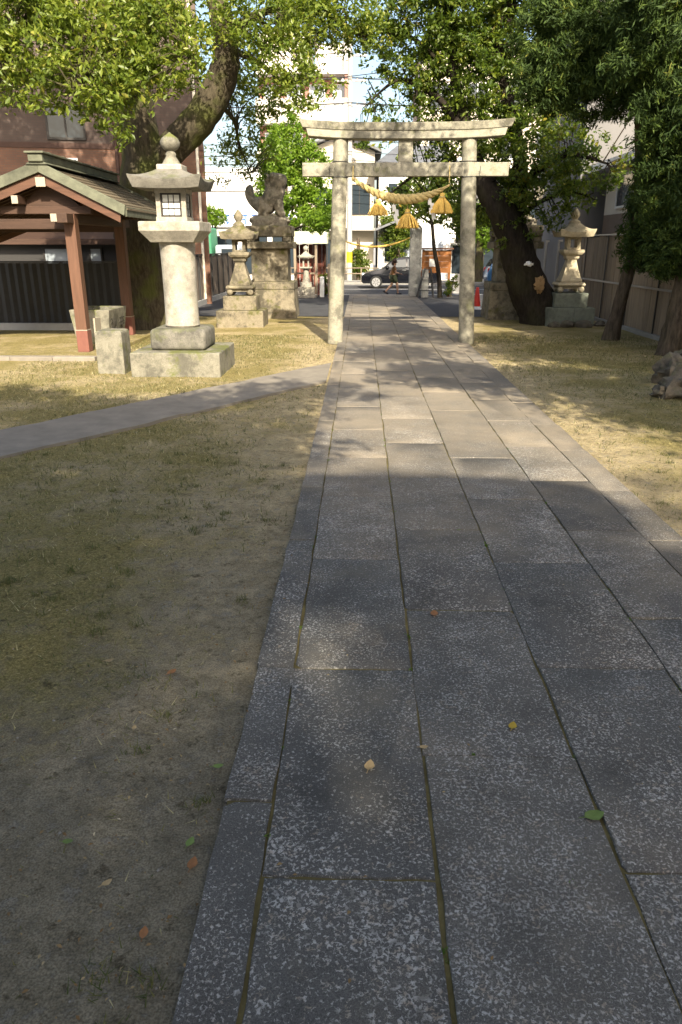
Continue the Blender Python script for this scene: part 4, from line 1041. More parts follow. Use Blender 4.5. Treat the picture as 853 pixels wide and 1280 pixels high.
# tall white and red-brown flats beyond the street
zt = YP(400, 88, 62).z; xl, xr = YP(322, 150, 62).x, YP(437, 150, 62).x
fa = thing('tall_apartment_tower', 'tall white and red brown apartment tower with stacked balconies beyond the street', 'building', (xl, 62, 0))
W = xr - xl
MB().b2(0, W, 1.2, 12, -.05, zt).build('wall', 'red_tile', fa)
nfl = int(zt / 3.25)
for k in range(nfl + 1):
    z = zt - k * 3.25
    if z < 2: break
    MB().b2(-.1, W + .1, -.05, 1.19, z - .22, z).build('floor_slab', 'tower_band', fa)
    if z - 3.25 > 1:
        MB().b2(-.1, W + .1, -.05, .05, z - 3.25 + .001, z - 3.25 + 1.45).build('balcony', 'tower_band', fa)
        MB().b2(W - .35, W + .1, .06, 1.19, z - 3.25 + .001, z - .221).build('end_wall', 'red_tile', fa)
        for q in range(4): window(fa, .4 + q * W / 4, .4 + q * W / 4 + 1.2, z - 2.9, z - .7, 1.2, 'frame_white', 'glass_pale', .07, 1)
MB().b2(W * .62, W - .1, 2, 6, zt + .001, zt + 2.2).build('water_tank', 'tower_band', fa, bevel=.05)
MB().b2(.1, W * .55, 2, 8, zt + .001, zt + 2.9).build('penthouse', 'tower_band', fa)
MB().tube([(W - .5, 1.5, zt), (W - .5, 1.5, zt + 3.4)], .05, 6).build('aerial', 'steel', fa)

# white block seen past the plank fence
p0, p1 = YP(258, 300, 52), YP(345, 300, 52); zt2 = YP(300, 215, 52).z
wb = thing('white_block', 'plain white flat roofed block with small window behind the plank fence', 'building', (p0.x - 3, 52, 0))
ww = p1.x - p0.x + 3
MB().b2(0, ww, 0, 9, -.05, zt2).build('wall', 'white_wall', wb)
MB().b2(-.08, ww + .08, -.08, 9.1, zt2, zt2 + .25).build('parapet', 'white_wall', wb)
for x0, z0 in ((3.9, 4.6), (6.0, 4.6), (5.2, 1.6)): window(wb, x0, x0 + .9, z0, z0 + .8, 0, 'frame_white', 'glass_pale', .06, 1)
MB().b2(2.5, ww, -.9, -.002, 3.6, 3.7).build('canopy', 'concrete', wb)
gn = YP(258, 325, 44); gt = YP(290, 292, 44)
gb = thing('green_sheeted_load', 'truck load under green sheet beyond the plank fence', 'truck', (gn.x - 2.2, 40.6, -.02))
MB().b2(0, 3.2, 0, 1.9, .95, 2.95).build('green_sheet', 'green_net', gb, bevel=.12, seg=3, smooth=50)
MB().b2(-.1, 3.3, -.05, 1.95, .62, .94).build('flatbed', 'steel', gb)
MB().b2(3.35, 4.6, .05, 1.85, .5, 2.1).build('cab', 'car_white', gb, bevel=.15, seg=3, smooth=50)
MB().b2(3.7, 4.3, .03, .049, 1.3, 1.9).build('cab_window', 'glass', gb)
for x in (.6, 3.9):
    for y_ in (.0, 1.7): MB().tube([(x, y_, .36), (x, y_ + .2, .36)], .36, 20).build('wheel', 'tyre', gb, smooth=50)

# small hut with pale green fascia by the street
hy = 32.6
hx0, hx1 = YP(366, 340, hy).x, YP(409, 340, hy).x
hu = thing('roadside_hut', 'small open hut with pale green roof fascia and dark red back boards', 'hut', ((hx0 + hx1) / 2, hy, 0)); hw = (hx1 - hx0) / 2
MB().b2(-hw - .02, hw + .05, -.25, 1.0, 2.10, 2.58).build('fascia', 'pale_green', hu, bevel=.02)
for k in range(7): MB().b2(-hw + .05 + k * (2 * hw - .1) / 7, -hw + .05 + (k + 1) * (2 * hw - .1) / 7 - .012, .85, .89, .02, 2.09).build('back_board', 'dark_red', hu)
for x in (-hw + .12, hw - .45): MB().b2(x - .05, x + .05, -.15, -.05, 0, 2.09).build('post', 'plank_tan', hu)
for x in (-hw + .1, hw - .1): MB().b2(x - .04, x + .04, .74, .84, 0, 2.09).build('rear_post', 'redwood', hu)
MB().b2(-hw + .12, hw - .45, -.13, -.07, .9, .97).build('rail', 'plank_tan', hu)
# tiny pale lantern before it
tl = thing('pedestal_lantern', 'small pale stone lantern with ball finial in front of the roadside hut', 'stone lantern', (-2.25, 31.6, 0))
MB().b2(-.42, .42, -.38, .38, 0, .13).build('plinth', 'lantern', tl, bevel=.02); MB().b2(-.34, .34, -.3, .3, .131, .42).build('lower_block', 'lantern', tl, bevel=.02); MB().b2(-.23, .23, -.22, .22, .421, .62).build('upper_block', 'lantern', tl, bevel=.02)
MB().lathe([(.17, .621), (.13, .8), (.11, 1.0), (.12, 1.12)], 12).build('shaft', 'lantern', tl, smooth=40)
MB().lathe([(.13, 1.121), (.24, 1.17), (.24, 1.22)], square=True).build('platform', 'lantern', tl)
f = MB()
for sx in (-1, 1):
    for sy in (-1, 1): f.b2(sx * .10 - .03, sx * .10 + .03, sy * .10 - .03, sy * .10 + .03, 1.221, 1.50)
f.b2(-.13, .13, -.13, .13, 1.49, 1.53); f.build('fire_box', 'lantern', tl)
square_roof(.33, 1.60, 1.78, .08, .05, .05).build('roof', 'lantern', tl, smooth=35)
MB().lathe([(.08, 1.775), (.05, 1.82), (.10, 1.88), (.115, 1.94), (.08, 2.0), (.01, 2.04)], 14).build('finial', 'lantern', tl, smooth=60)
for x, y_, h, m_, lab in ((-1.62, 31.9, .78, 'frame_white', 'short white painted post beside the roadside hut'), (-1.26, 31.2, 1.3, 'plank_tan', 'thin tan wooden post close behind the gate pillar'), (-3.0, 31.9, .6, 'post_stone', 'low grey bollard beside the small pale lantern')):
    o = MB().b2(-.09, .09, -.09, .09, 0, h).lathe([(.09, h + .0005), (.05, h + .04)], square=True).build('short_post', m_, bevel=.01); o.location = (x, y_, .012); tag(o, lab, 'post')

# gate posts by the street with thin rope
for x, lab in ((2.24, 'square grey stone gate post beside the orange notice board'), (-1.02, 'square grey stone gate post hidden behind the round gate pillar')):
    P = thing('gate_post', lab, 'stone post', (x, 32.4, .012), 0, 'square gate posts at the street')
    MB().b2(-.24, .24, -.22, .22, 0, 2.72).build('shaft', 'post_stone', P, bevel=.03); MB().lathe([(.20, 2.721), (.18, 2.78), (.02, 2.86)], square=True).build('cap', 'post_stone', P)
mb = MB(); pts = [(-.80 + 2.8 * k / 20, 0, 2.25 - 1.25 * (k / 20) * (1 - k / 20) + .1 * k / 20) for k in range(21)]
o = mb.tube(pts, [.02 + .025 * sin(pi * k / 20) for k in range(21)], 8).build('thin_straw_rope', 'straw', smooth=60); o.location = (0, 32.15, 0); tag(o, 'thin golden straw rope strung between the square gate posts', 'rope')

# notice board, stone marker, white framed case
nb = thing('notice_board', 'orange wooden notice board on posts beside the street', 'notice board', (3.12, 32.35, .012))
for k in range(4): MB().b2(-.60, .60, -.02, .02, .95 + k * .225, .95 + k * .225 + .218).build('plank', 'orange_wood', nb)
for x in (-.55, .55): MB().b2(x - .05, x + .05, .022, .10, 0, 1.86).build('post', 'orange_wood', nb)
MB().b2(-.68, .68, -.14, .16, 1.87, 1.93).build('roof', 'redwood_x', nb)
MB().b2(-.30, .05, -.03, -.021, 1.2, 1.5).build('paper', 'shoji', nb)
sm = thing('stone_marker', 'rough pale stone marker with black iron frame beside the notice board', 'stone marker', (2.62, 31.7, .012))
MB().box((0, 0, .56), (.30, .25, 1.12), taper=.85).build('stone', 'post_stone', sm, bevel=.03)
fm = MB()
for s in (-1, 1): fm.tube([(.02 + s * .34, -.22, 0), (.10 + s * .12, -.2, 1.15)], .022, 6); fm.tube([(.02 + s * .34, .25, 0), (.10 + s * .12, .22, 1.15)], .022, 6)
for z in (.3, .7, 1.1): fm.tube([(-.30 + z * .2, -.21, z), (.33 - z * .12, -.21, z)], .018, 6)
fm.build('iron_frame', 'wire', sm)
wc = thing('display_case', 'white framed glass display case standing at the kerb', 'display case', (4.15, 32.9, .012))
MB().b2(-.42, -.34, -.06, .06, 0, 2.12).build('upright', 'frame_white', wc); MB().b2(.34, .42, -.06, .06, 0, 2.12).build('upright', 'frame_white', wc)
MB().b2(-.34, .34, -.06, .06, 2.03, 2.12).build('head', 'frame_white', wc); MB().b2(-.34, .34, -.02, .0, .9, 2.03).build('pane', 'glass', wc); MB().b2(-.34, .34, -.04, .03, .1, .899).build('panel', 'frame_white', wc)

# traffic cone
cn = thing('traffic_cone', 'red traffic cone with white band beside the dark pedestal', 'traffic cone', (3.88, 25.7, .012))
MB().b2(-.19, .19, -.19, .19, 0, .04).build('base', 'paper', cn, bevel=.01); MB().lathe([(.135, .041), (.13, .10)], 20).build('band', 'paper', cn, smooth=50)
MB().lathe([(.13, .101), (.045, .70), (.03, .71)], 20).build('cone', 'cone_red', cn, smooth=50)

# ================================================================== STREET: CARS AND PERSON
def car(name, label, loc, flip, paint, L=3.95, H=1.50):
    C = thing(name, label, 'car', loc, pi if flip else 0)
    lo = [(.10, .24), (.0, .42), (.03, .60), (.16, .72), (.55, .84), (1.05, .95), (3.74, 1.0), (3.86, .82), (3.92, .50), (3.84, .26)]
    up = [(1.0, .94), (1.62, 1.38), (1.95, 1.49), (3.2, 1.50), (3.52, 1.42), (3.80, .99)]
    def shell(prof, w0, w1, z0, z1, curve=.06):
        mb = MB(); n = len(prof); vs = []
        cols = (-1, -.86, -.5, 0, .5, .86, 1)
        for x, z in prof:
            k = (z - z0) / (z1 - z0)
            for c_ in cols:
                hw = w0 + (w1 - w0) * k
                bow = curve * (1 - abs(c_) ** 2.2)
                xx = x - bow * (1 if x < 1 else -1) * (1 if (x < .9 or x > 3.5) else 0)
                vs.append((xx, c_ * hw, z + (.03 * (1 - c_ * c_) if z > z0 + .3 else 0)))
        m_ = len(cols); fs = []
        for i in range(n - 1):
            for j in range(m_ - 1): fs.append((i * m_ + j, i * m_ + j + 1, (i + 1) * m_ + j + 1, (i + 1) * m_ + j))
        fs.append(tuple(i * m_ for i in range(n))); fs.append(tuple(i * m_ + m_ - 1 for i in range(n)))
        fs += [tuple([j for j in range(m_)] + [(n - 1) * m_ + j for j in range(m_ - 1, -1, -1)])]
        return mb.add(vs, fs)
    shell(lo, .83, .80, .24, 1.0).build('body', paint, C, smooth=45, bevel=.02, seg=2)
    shell(up, .77, .60, .94, 1.5, .02).build('cabin', paint, C, smooth=40, bevel=.015, seg=2)
    def side_glass(pts):
        for s in (-1, 1):
            vs = []
            for x, z in pts:
                k = (z - .94) / .56; vs.append((x, s * (.77 - .17 * k + .012), z))
            MB().add(vs, [tuple(range(len(pts)))]).build('side_window', 'glass', C)
    side_glass([(1.22, 1.03), (1.70, 1.37), (2.24, 1.41), (2.24, 1.03)]); side_glass([(2.32, 1.03), (2.32, 1.41), (3.08, 1.41), (3.08, 1.03)]); side_glass([(3.15, 1.04), (3.15, 1.41), (3.38, 1.38), (3.62, 1.05)])
    MB().add([(1.03, -.68, 1.0), (1.03, .68, 1.0), (1.58, .56, 1.40), (1.58, -.56, 1.40)], [(0, 1, 2, 3)]).build('windscreen', 'glass', C)
    MB().add([(3.80, -.66, 1.04), (3.80, .66, 1.04), (3.58, .56, 1.40), (3.58, -.56, 1.40)], [(0, 1, 2, 3)]).build('rear_window', 'glass', C)
    for s in (-1, 1):
        MB().blob((.16, s * .60, .66), (.16, .17, .085), 12, 8).build('headlight', 'lamp_clear', C, smooth=60)
        MB().blob((3.84, s * .68, .82), (.07, .10, .16), 12, 8).build('tail_light', 'lamp_red', C, smooth=60)
        MB().blob((1.30, s * .90, 1.04), (.09, .10, .07), 12, 8).build('mirror', paint, C, smooth=60)
        for hx in (2.16, 2.95): MB().b2(hx - .09, hx + .09, s * .805 - .012, s * .805 + .012, .88, .905).build('door_handle', 'steel', C)
        for x in (.74, 3.14):
            w = MB().tube([(x, s * .66, .31), (x, s * .845, .31)], .31, 28).build('wheel', 'tyre', C, smooth=40, bevel=.02)
            MB().tube([(x, s * .80, .31), (x, s * .853, .31)], .215, 24).build('rim', 'rim', w, smooth=40)
            sp_ = MB()
            for q in range(7):
                a = 2 * pi * q / 7; sp_.box((x + .12 * cos(a), s * .857, .31 + .12 * sin(a)), (.02, .008, .13), ry=pi / 2 - a)
            sp_.build('spoke_gap', 'tyre', w)
    MB().b2(-.012, .03, -.45, .45, .30, .42).build('grille', 'wire', C); MB().b2(-.02, -.005, -.17, .17, .45, .56).build('number_plate', 'paper', C)
    MB().b2(3.905, 3.925, -.17, .17, .55, .66).build('number_plate', 'paper', C)
    return C
car('black_car', 'black compact hatchback driving along the street past the gate', (.02, 40.1, -.02), False, 'car_black')
car('blue_car', 'blue hatchback with red tail lamp parked beyond the cone', (6.95 + 3.95 - .2, 40.4, -.02), False, 'car_blue').location.x = 6.75
bpy.data.objects['blue_car'].rotation_euler.z = pi; bpy.data.objects['blue_car'].location = (6.6 + 3.95, 41.6, -.02)
car('pale_car', 'pale silver blue car standing in front of the blue hatchback', (7.0, 37.5, -.02), False, 'car_white')

pr = thing('person', 'person in brown shirt and camouflage shorts striding past the black car', 'person', (1.42, 33.95, -.02))
Jp = {'pel': (0, 0, .80, .115), 'waist': (.01, 0, .93, .10), 'chest': (.02, 0, 1.10, .125), 'neck': (.04, 0, 1.24, .05), 'chin': (.055, 0, 1.30, .062), 'head': (.06, 0, 1.40, .09),
      'hipL': (.03, -.075, .76, .085), 'knL': (.17, -.075, .45, .058), 'anL': (.20, -.075, .075, .038), 'toL': (.31, -.075, .035, .034),
      'hipR': (-.02, .075, .76, .085), 'knR': (-.07, .075, .43, .058), 'anR': (-.33, .075, .16, .038), 'toR': (-.27, .075, .045, .034),
      'shL': (.02, -.155, 1.16, .055), 'elL': (.10, -.19, .95, .042), 'wrL': (.28, -.17, .90, .03), 'haL': (.36, -.165, .89, .032),
      'shR': (.02, .155, 1.16, .055), 'elR': (-.10, .19, .96, .042), 'wrR': (-.16, .18, .78, .03), 'haR': (-.16, .18, .70, .032)}
Ep = [('pel', 'waist'), ('waist', 'chest'), ('chest', 'neck'), ('neck', 'chin'), ('chin', 'head')]
for s in 'LR': Ep += [('pel', 'hip' + s), ('hip' + s, 'kn' + s), ('kn' + s, 'an' + s), ('an' + s, 'to' + s), ('chest', 'sh' + s), ('sh' + s, 'el' + s), ('el' + s, 'wr' + s), ('wr' + s, 'ha' + s)]
bdy = skin_body('body', Jp, Ep, 'pel', 'skin', pr)
fg_ = MB()
for sd, (hx, hy_, hz) in ((-1, (.36, -.165, .89)), (1, (-.16, .18, .70))):
    for q in range(4): fg_.tube([(hx, hy_ + (q - 1.5) * .014, hz), (hx + .035, hy_ + (q - 1.5) * .016, hz - .02), (hx + .06 - .006 * abs(q - 1.5), hy_ + (q - 1.5) * .016, hz - .045)], [.009, .008, .006], 6)
    fg_.tube([(hx - .02, hy_ - sd * .02, hz), (hx + .015, hy_ - sd * .045, hz - .015)], [.010, .007], 6)
fg_.build('fingers', 'skin', pr, smooth=60)
nz = MB().blob((.155, 0, 1.375), (.018, .014, .022), 8, 6).build('nose', 'skin', pr, smooth=60)
def shell_of(name, keys, grow, mat):
    Jq = {k: (*Jp[k][:3], Jp[k][3] + grow) for k in keys}
    return skin_body(name, Jq, [(a, c) for a, c in Ep if a in Jq and c in Jq], keys[0], mat, pr)
Jp['slL'] = (.075, -.18, 1.02, .05); Jp['slR'] = (-.055, .18, 1.03, .05); Jp['thL'] = (.15, -.075, .50, .075); Jp['thR'] = (-.06, .075, .49, .075)
Ep += [('shL', 'slL'), ('shR', 'slR'), ('hipL', 'thL'), ('hipR', 'thR')]
shell_of('shirt', ['pel', 'waist', 'chest', 'shL', 'shR', 'slL', 'slR'], .02, 'shirt'); shell_of('shorts', ['pel', 'hipL', 'hipR', 'thL', 'thR'], .022, 'shorts')
MB().blob((.03, 0, 1.415), (.112, .105, .105), 16, 12, .12, 2).blob((-.03, 0, 1.34), (.075, .09, .11), 14, 10, .12, 5).build('hair', 'hair', pr, smooth=60)
for x, y_, z, ry in ((.25, -.075, .05, 0), (-.32, .075, .10, .55)): MB().box((x, y_, z), (.25, .09, .085), ry=ry).build('shoe', 'shoe', pr, bevel=.03, seg=3, smooth=60)

# ================================================================== STREET BACKDROP HOUSES, POLES, CABLES
def house(name, label, x0, x1, y0, dep, h, wall, roof='flat', rz=0):
    H_ = thing(name, label, 'building', (x0, y0, .1)); w = x1 - x0
    MB().b2(0, w, 0, dep, -.15, h).build('wall', wall, H_)
    if roof == 'gable':
        MB().prism([(-.4, h - .1), (w / 2, h + w * .22), (w + .4, h - .1), (w + .4, h + .05), (w / 2, h + w * .22 + .16), (-.4, h + .05)], -.5, dep + .4).build('roof', 'roof_grey', H_)
        MB().prism([(0, h), (w, h), (w / 2, h + w * .20)], .05, dep - .05).build('gable_wall', wall, H_)
    elif roof == 'hip':
        MB().add([(-.5, -.6, h), (w + .5, -.6, h), (w + .5, dep + .5, h), (-.5, dep + .5, h), (w * .25, dep / 2, h + 1.6), (w * .75, dep / 2, h + 1.6)], [(0, 1, 5, 4), (1, 2, 5), (2, 3, 4, 5), (3, 0, 4), (3, 2, 1, 0)]).build('roof', 'roof_grey', H_)
    else:
        MB().b2(-.1, w + .1, -.1, dep + .1, h, h + .3).build('parapet', wall, H_)
    return H_
h1 = house('white_house', 'white two storey house with small tiled porch roof across the street', 1.0, 5.6, 47.0, 8, 6.2, 'white_wall', 'hip')
MB().prism([(-.2, 2.75), (1.1, 3.25), (2.2, 2.9), (2.2, 3.0), (1.1, 3.38), (-.2, 2.87)], -1.3, -.002).build('porch_roof', 'roof_grey', h1)
for k in range(9): MB().b2(1.5, 3.9, -.05, -.01, .05 + k * .24, .05 + k * .24 + .23).build('shutter_slat', 'shutter', h1)
window(h1, .35, 1.15, 1.0, 2.2, 0); window(h1, 2.7, 4.1, 4.2, 5.4, 0, 'frame_white', 'glass_pale'); window(h1, .5, 1.7, 4.2, 5.4, 0)
h2 = house('grey_house', 'cream and concrete house with dark upper window beside the utility pole', -3.4, .75, 48.2, 7, 7.2, 'cream_wall', 'gable')
window(h2, 2.6, 3.9, 3.7, 5.4, 0, 'frame_dark'); window(h2, .6, 1.8, 3.7, 5.2, 0); MB().b2(-.1, 4.3, -.9, -.002, 2.8, 2.95).build('canopy', 'concrete', h2)
window(h2, .4, 2.2, .2, 2.3, 0, 'frame_dark'); MB().b2(2.5, 2.62, -.85, -.75, -.1, 2.79).build('canopy_post', 'concrete', h2)
h3 = house('shop_building', 'flat roofed white shop with blue lettering on its sign band', -9.5, -3.6, 47.5, 8, 5.0, 'white_wall')
sb = MB().b2(.3, 5.7, -.2, -.002, 3.0, 3.9).build('sign_band', 'frame_white', h3)
rr = random.Random(9)
for k in range(9):
    x = .7 + k * .55
    l = MB()
    l.b2(x, x + .34, -.225, -.205, 3.62, 3.70); l.b2(x + .13, x + .21, -.225, -.205, 3.15, 3.619)
    if k % 2: l.b2(x, x + .129, -.225, -.205, 3.38, 3.45)
    if k % 3: l.b2(x + .211, x + .34, -.225, -.205, 3.2, 3.27)
    l.build('letter', 'blue_paint', sb)
for k in range(3): window(h3, .5 + k * 1.8, 2.0 + k * 1.8, .3, 2.5, 0, 'frame_dark', 'glass')
h4 = house('low_grey_shop', 'low grey shop with dark shutters across the street behind the leaning tree', 6.2, 15, 47.4, 8, 5.6, 'grey_wall')
for k in range(4): window(h4, .4 + k * 2.1, 2.0 + k * 2.1, .1, 2.3, 0, 'frame_dark', 'glass', .06, 1)
MB().b2(-.1, 8.9, -1.0, -.002, 2.5, 2.7).build('canopy', 'cream_wall', h4)
for k in range(3): window(h4, 1 + k * 2.6, 2.4 + k * 2.6, 3.4, 4.7, 0)
h5 = house('cream_flats', 'cream five storey flats rising behind the street houses', 4.2, 15, 60, 9, 15.0, 'cream_wall')
for k in range(4):
    for q in range(4): window(h5, .6 + q * 2.6, 2.2 + q * 2.6, 1.5 + k * 3.2, 3.3 + k * 3.2, 0, 'frame_white', 'glass', .07, 1)
h6 = house('side_flats', 'white flats beyond the shop with blue lettering', -30, -14, 58, 9, 11.0, 'white_wall')
for k in range(3):
    for q in range(5): window(h6, 1 + q * 3, 2.6 + q * 3, 1.5 + k * 3.2, 3.3 + k * 3.2, 0, 'frame_white', 'glass', .07, 1)
h7 = house('grey_warehouse', 'long grey warehouse beyond the low grey shop', 16, 40, 52, 9, 7.0, 'grey_wall', 'gable')
for q in range(5): window(h7, 1.5 + q * 4.4, 3.5 + q * 4.4, 3.4, 5, 0, 'frame_white', 'glass', .07, 1)
# neighbours behind the tan fence
nh = thing('neighbour_house', 'tan walled house with white eave trim behind the tan plank fence', 'building', (7.9, 15.5, 0))
MB().b2(0, 5, 0, 10.6, -.05, 2.95).build('lower_wall', 'brown_wall', nh); MB().b2(.0, 5, 0, 10.6, 2.951, 4.3).build('upper_wall', 'cream_wall', nh)
MB().prism([(-.55, 4.28), (2.5, 5.3), (5.5, 4.28), (5.5, 4.42), (2.5, 5.46), (-.55, 4.42)], -.4, 10.9).build('roof', 'roof_grey', nh)
MB().b2(-.60, -.552, -.4, 10.9, 4.22, 4.44).build('eave_trim', 'frame_white', nh)
for y_ in (1.2, 4.5, 7.8):
    w = MB(); w.b2(-.06, -.002, y_, y_ + 1.6, 3.1, 3.16); w.b2(-.06, -.002, y_, y_ + 1.6, 4.02, 4.08); w.b2(-.06, -.002, y_, y_ + .06, 3.161, 4.019); w.b2(-.06, -.002, y_ + 1.54, y_ + 1.6, 3.161, 4.019)
    wo_ = w.build('window', 'frame_white', nh); MB().b2(-.03, -.022, y_ + .03, y_ + 1.57, 3.13, 4.05).build('pane', 'glass', wo_)
ng = thing('grey_neighbour_block', 'tall plain grey block behind the tan walled house', 'building', (7.15, 26.6, 0))
MB().b2(0, 11, 0, 6.3, -.05, 9.4).build('wall', 'grey_wall', ng); MB().b2(-.1, 11.1, -.1, 6.4, 9.4, 9.65).build('parapet', 'frame_white', ng)
for x_ in (4.2, 7.6):
    for z in (3.4, 6.4): window(ng, x_, x_ + 1.5, z, z + 1.3, 0, 'frame_white', 'glass', .07, 1)

def pole(x, y, h, label, arms):
    P = thing('utility_pole', label, 'utility pole', (x, y, .1), 0, 'utility poles along the street')
    MB().tube([(0, 0, -.1), (0, 0, h)], [.17, .12], 16).build('shaft', 'concrete', P, smooth=50)
    for z in arms:
        MB().b2(-.9, .9, -.05, .05, z, z + .09).build('crossarm', 'steel', P)
        for q in (-.8, -.4, .4, .8): MB().lathe([(.05, z + .091), (.06, z + .15), (.03, z + .2)], 8, (q, 0, 0)).build('insulator', 'frame_white', P)
    return P
px_ = YP(437, 300, 46.0).x
P1 = pole(px_, 46.0, 12.5, 'grey concrete utility pole with yellow wrap beside the cream house', (9.2, 10.4, 11.6))
MB().lathe([(.175, 1.0), (.175, 1.6)], 16).build('yellow_wrap', 'yellow_sign', P1, smooth=50)
MB().lathe([(.28, 7.3), (.30, 7.35), (.30, 8.2), (.28, 8.25)], 16, (.55, 0, 0)).build('transformer', 'steel', P1, smooth=50)
pole(12.5, 46.0, 11.5, 'grey concrete utility pole in front of the low grey shop', (9.2, 10.4)); pole(-16.5, 46.0, 11.5, 'grey concrete utility pole before the side flats', (9.2, 10.4))
k_ = 0
for z, dy in ((6.1, 0), (6.5, .1), (6.9, -.1), (7.5, 0), (9.35, -.1), (9.35, .1), (10.55, 0), (10.62, .15), (11.75, 0)):
    for xa, xb in ((-16.5, px_), (px_, 12.5)):
        pts = [(xa + (xb - xa) * q / 12, dy, z - .9 * (q / 12) * (1 - q / 12)) for q in range(13)]
        o = MB().tube(pts, .018, 5).build('overhead_cable', 'cable'); o.location = (0, 45.8, .1)
        tag(o, 'thin black overhead cable running from the pole with yellow wrap towards the ' + ('side flats' if xa < -5 else 'low grey shop'), 'cable', 'overhead street cables')
for xa, ya, za, xb, yb, zb in ((-9, 36, 8.2, 14, 30, 9.6), (-5, 40, 10.3, 14, 33, 11.2)):
    pts = [(xa + (xb - xa) * q / 16, ya + (yb - ya) * q / 16, za + (zb - za) * q / 16 - 1.2 * (q / 16) * (1 - q / 16)) for q in range(17)]
    o = MB().tube(pts, .016, 5).build('service_cable', 'cable'); tag(o, 'lower thin service cable crossing above the stone gate between the tree crowns' if za < 9 else 'upper thin service cable crossing high above the stone gate', 'cable', 'service cables above the gate')
# guard rail on the far pavement
gr_ = thing('guard_rail', 'low brownish guard rail along the far pavement', 'guard rail', (-6, 43.8, .1))
for k in range(8): MB().tube([(k * 1.0, 0, 0), (k * 1.0, 0, .8)], .035, 8).build('post', 'plank_tan', gr_)
for z in (.45, .75): MB().tube([(0, 0, z), (7, 0, z)], .03, 8).build('rail', 'plank_tan', gr_)

# ================================================================== HALL BEHIND THE CAMERA (casts the big shadow)
hall = thing('shrine_hall', 'timber shrine hall with tiled roof and porch facing the path', 'building', (0.6, 0, 0))
for k in range(3): MB().b2(-2.6, 2.6, -1.9 - k * .0, .62 - k * .34, -.05 + k * .16, .11 + k * .16 - .001).build('step', 'lantern_grey', hall, bevel=.015)
MB().b2(-8, 8, -17, -8.01, -.05, .75).build('platform', 'lantern_grey', hall)
MB().b2(-6.5, 6.5, -16, -9.0, .751, 7.1).build('wall', 'hall_wood', hall)
DX, DY, DZ = .92, -4.0, 2.9                      # porch stands well behind the steps, raised to let sky light the foreground
MB().b2(-3, 3, -8.0, -1.905, -.05, .42).build('terrace', 'lantern_grey', hall)
for x in (-2.2, 3.4): MB().b2(x - .2, x + .2, -5.8, -5.4, .421, 4.5 + DZ).build('porch_post', 'hall_wood', hall, bevel=.015)
MB().b2(-2.8, 4.0, -5.75, -5.45, 4.0 + DZ, 4.45 + DZ).build('porch_beam', 'hall_wood', hall)
plan = [(-3.1, -2.6), (3.15, -2.6), (3.15, -1.3), (3.05, -.9), (2.75, -.55), (2.2, -.25), (1.4, -.14), (-1.4, -.14), (-2.2, -.25), (-2.8, -.6), (-3.1, -1.2)]
pz = lambda y_: 4.62 + DZ + (-.14 - y_) * .36
n = len(plan)
MB().add([(x + DX, y_ + DY, pz(y_) - .12) for x, y_ in plan] + [(x + DX, y_ + DY, pz(y_) + .14) for x, y_ in plan], [tuple(range(n)), tuple(range(2 * n - 1, n - 1, -1))] + [(i, (i + 1) % n, n + (i + 1) % n, n + i) for i in range(n)]).build('porch_roof', 'roof_grey', hall)
MB().prism([(-8.2, 7.0), (-11.8, 9.6), (-17, 7.0), (-17, 7.3), (-11.8, 9.95), (-8.2, 7.25)], -9.2, 9.2, 'yz').build('roof', 'roof_grey', hall)

# ================================================================== TREES
def limb(parent, pts, rads, mat, name='limb', n=12, wob=.06, k=6, gnarl=.22):
    p, r = smooth_path(pts, rads, k)
    rr = random.Random(len(pts) * 17 + int(rads[0] * 1000))
    mb = MB(); mb.tube(p, r, n, wob=wob * .4, rng=rr)
    sd = rr.uniform(0, 50)
    for i, pt in enumerate(p):                       # ridges and knots along the bark
        for q in range(n):
            v = Vector(mb.v[i * n + q]); d = v - pt
            kx = 1 + gnarl * mn.noise(Vector((d.normalized().x * 2.2 + sd, d.normalized().y * 2.2, pt.z * .9))) + gnarl * .6 * mn.noise(v * (1.6 / max(r[i], .12)))
            mb.v[i * n + q] = tuple(pt + d * kx)
    return mb.build(name, mat, parent, smooth=80)
def crown(parent, rngs, blobs, density, crad, per, L, W, mat, up=.6, shell=.45, bias=None, name='crown', dirs=False, fold=.25):
    rg_ = np.random.default_rng(rngs)
    c = blob_centers(rg_, blobs, density, shell)
    d = None
    if dirs:
        d = unit(rg_.normal(size=(len(c), 3)) * .5 + np.array([0, -.2, .75]))
    V, F, T = leaf_cloud(rg_, c, rg_.uniform(crad * .6, crad * 1.3, len(c)), per, L, W, up, fold, tonebias=bias, dirs=d, dirw=2.5 if dirs else 0)
    o = mesh_np(name, V, F, mat, parent, T); o['kind'] = 'stuff'
    return c
def twigs(parent, rngs, centers, hubs, mat, r=.012, frac=.5, name='twigs'):
    """thin branches from the nearest limb point to leaf clusters"""
    rg_ = np.random.default_rng(rngs); H_ = np.array([tuple(h) for h in hubs]); mb = MB()
    for c in centers:
        if rg_.random() > frac: continue
        h = H_[np.argmin(((H_ - c) ** 2).sum(1))]; m_ = (h + c) / 2 + rg_.normal(0, .08, 3) + np.array([0, 0, .08])
        mb.tube([h, m_, c], [r * 2.2, r * 1.4, r * .5], 4, cap=False)
    o = mb.build(name, mat, parent); o['kind'] = 'stuff'

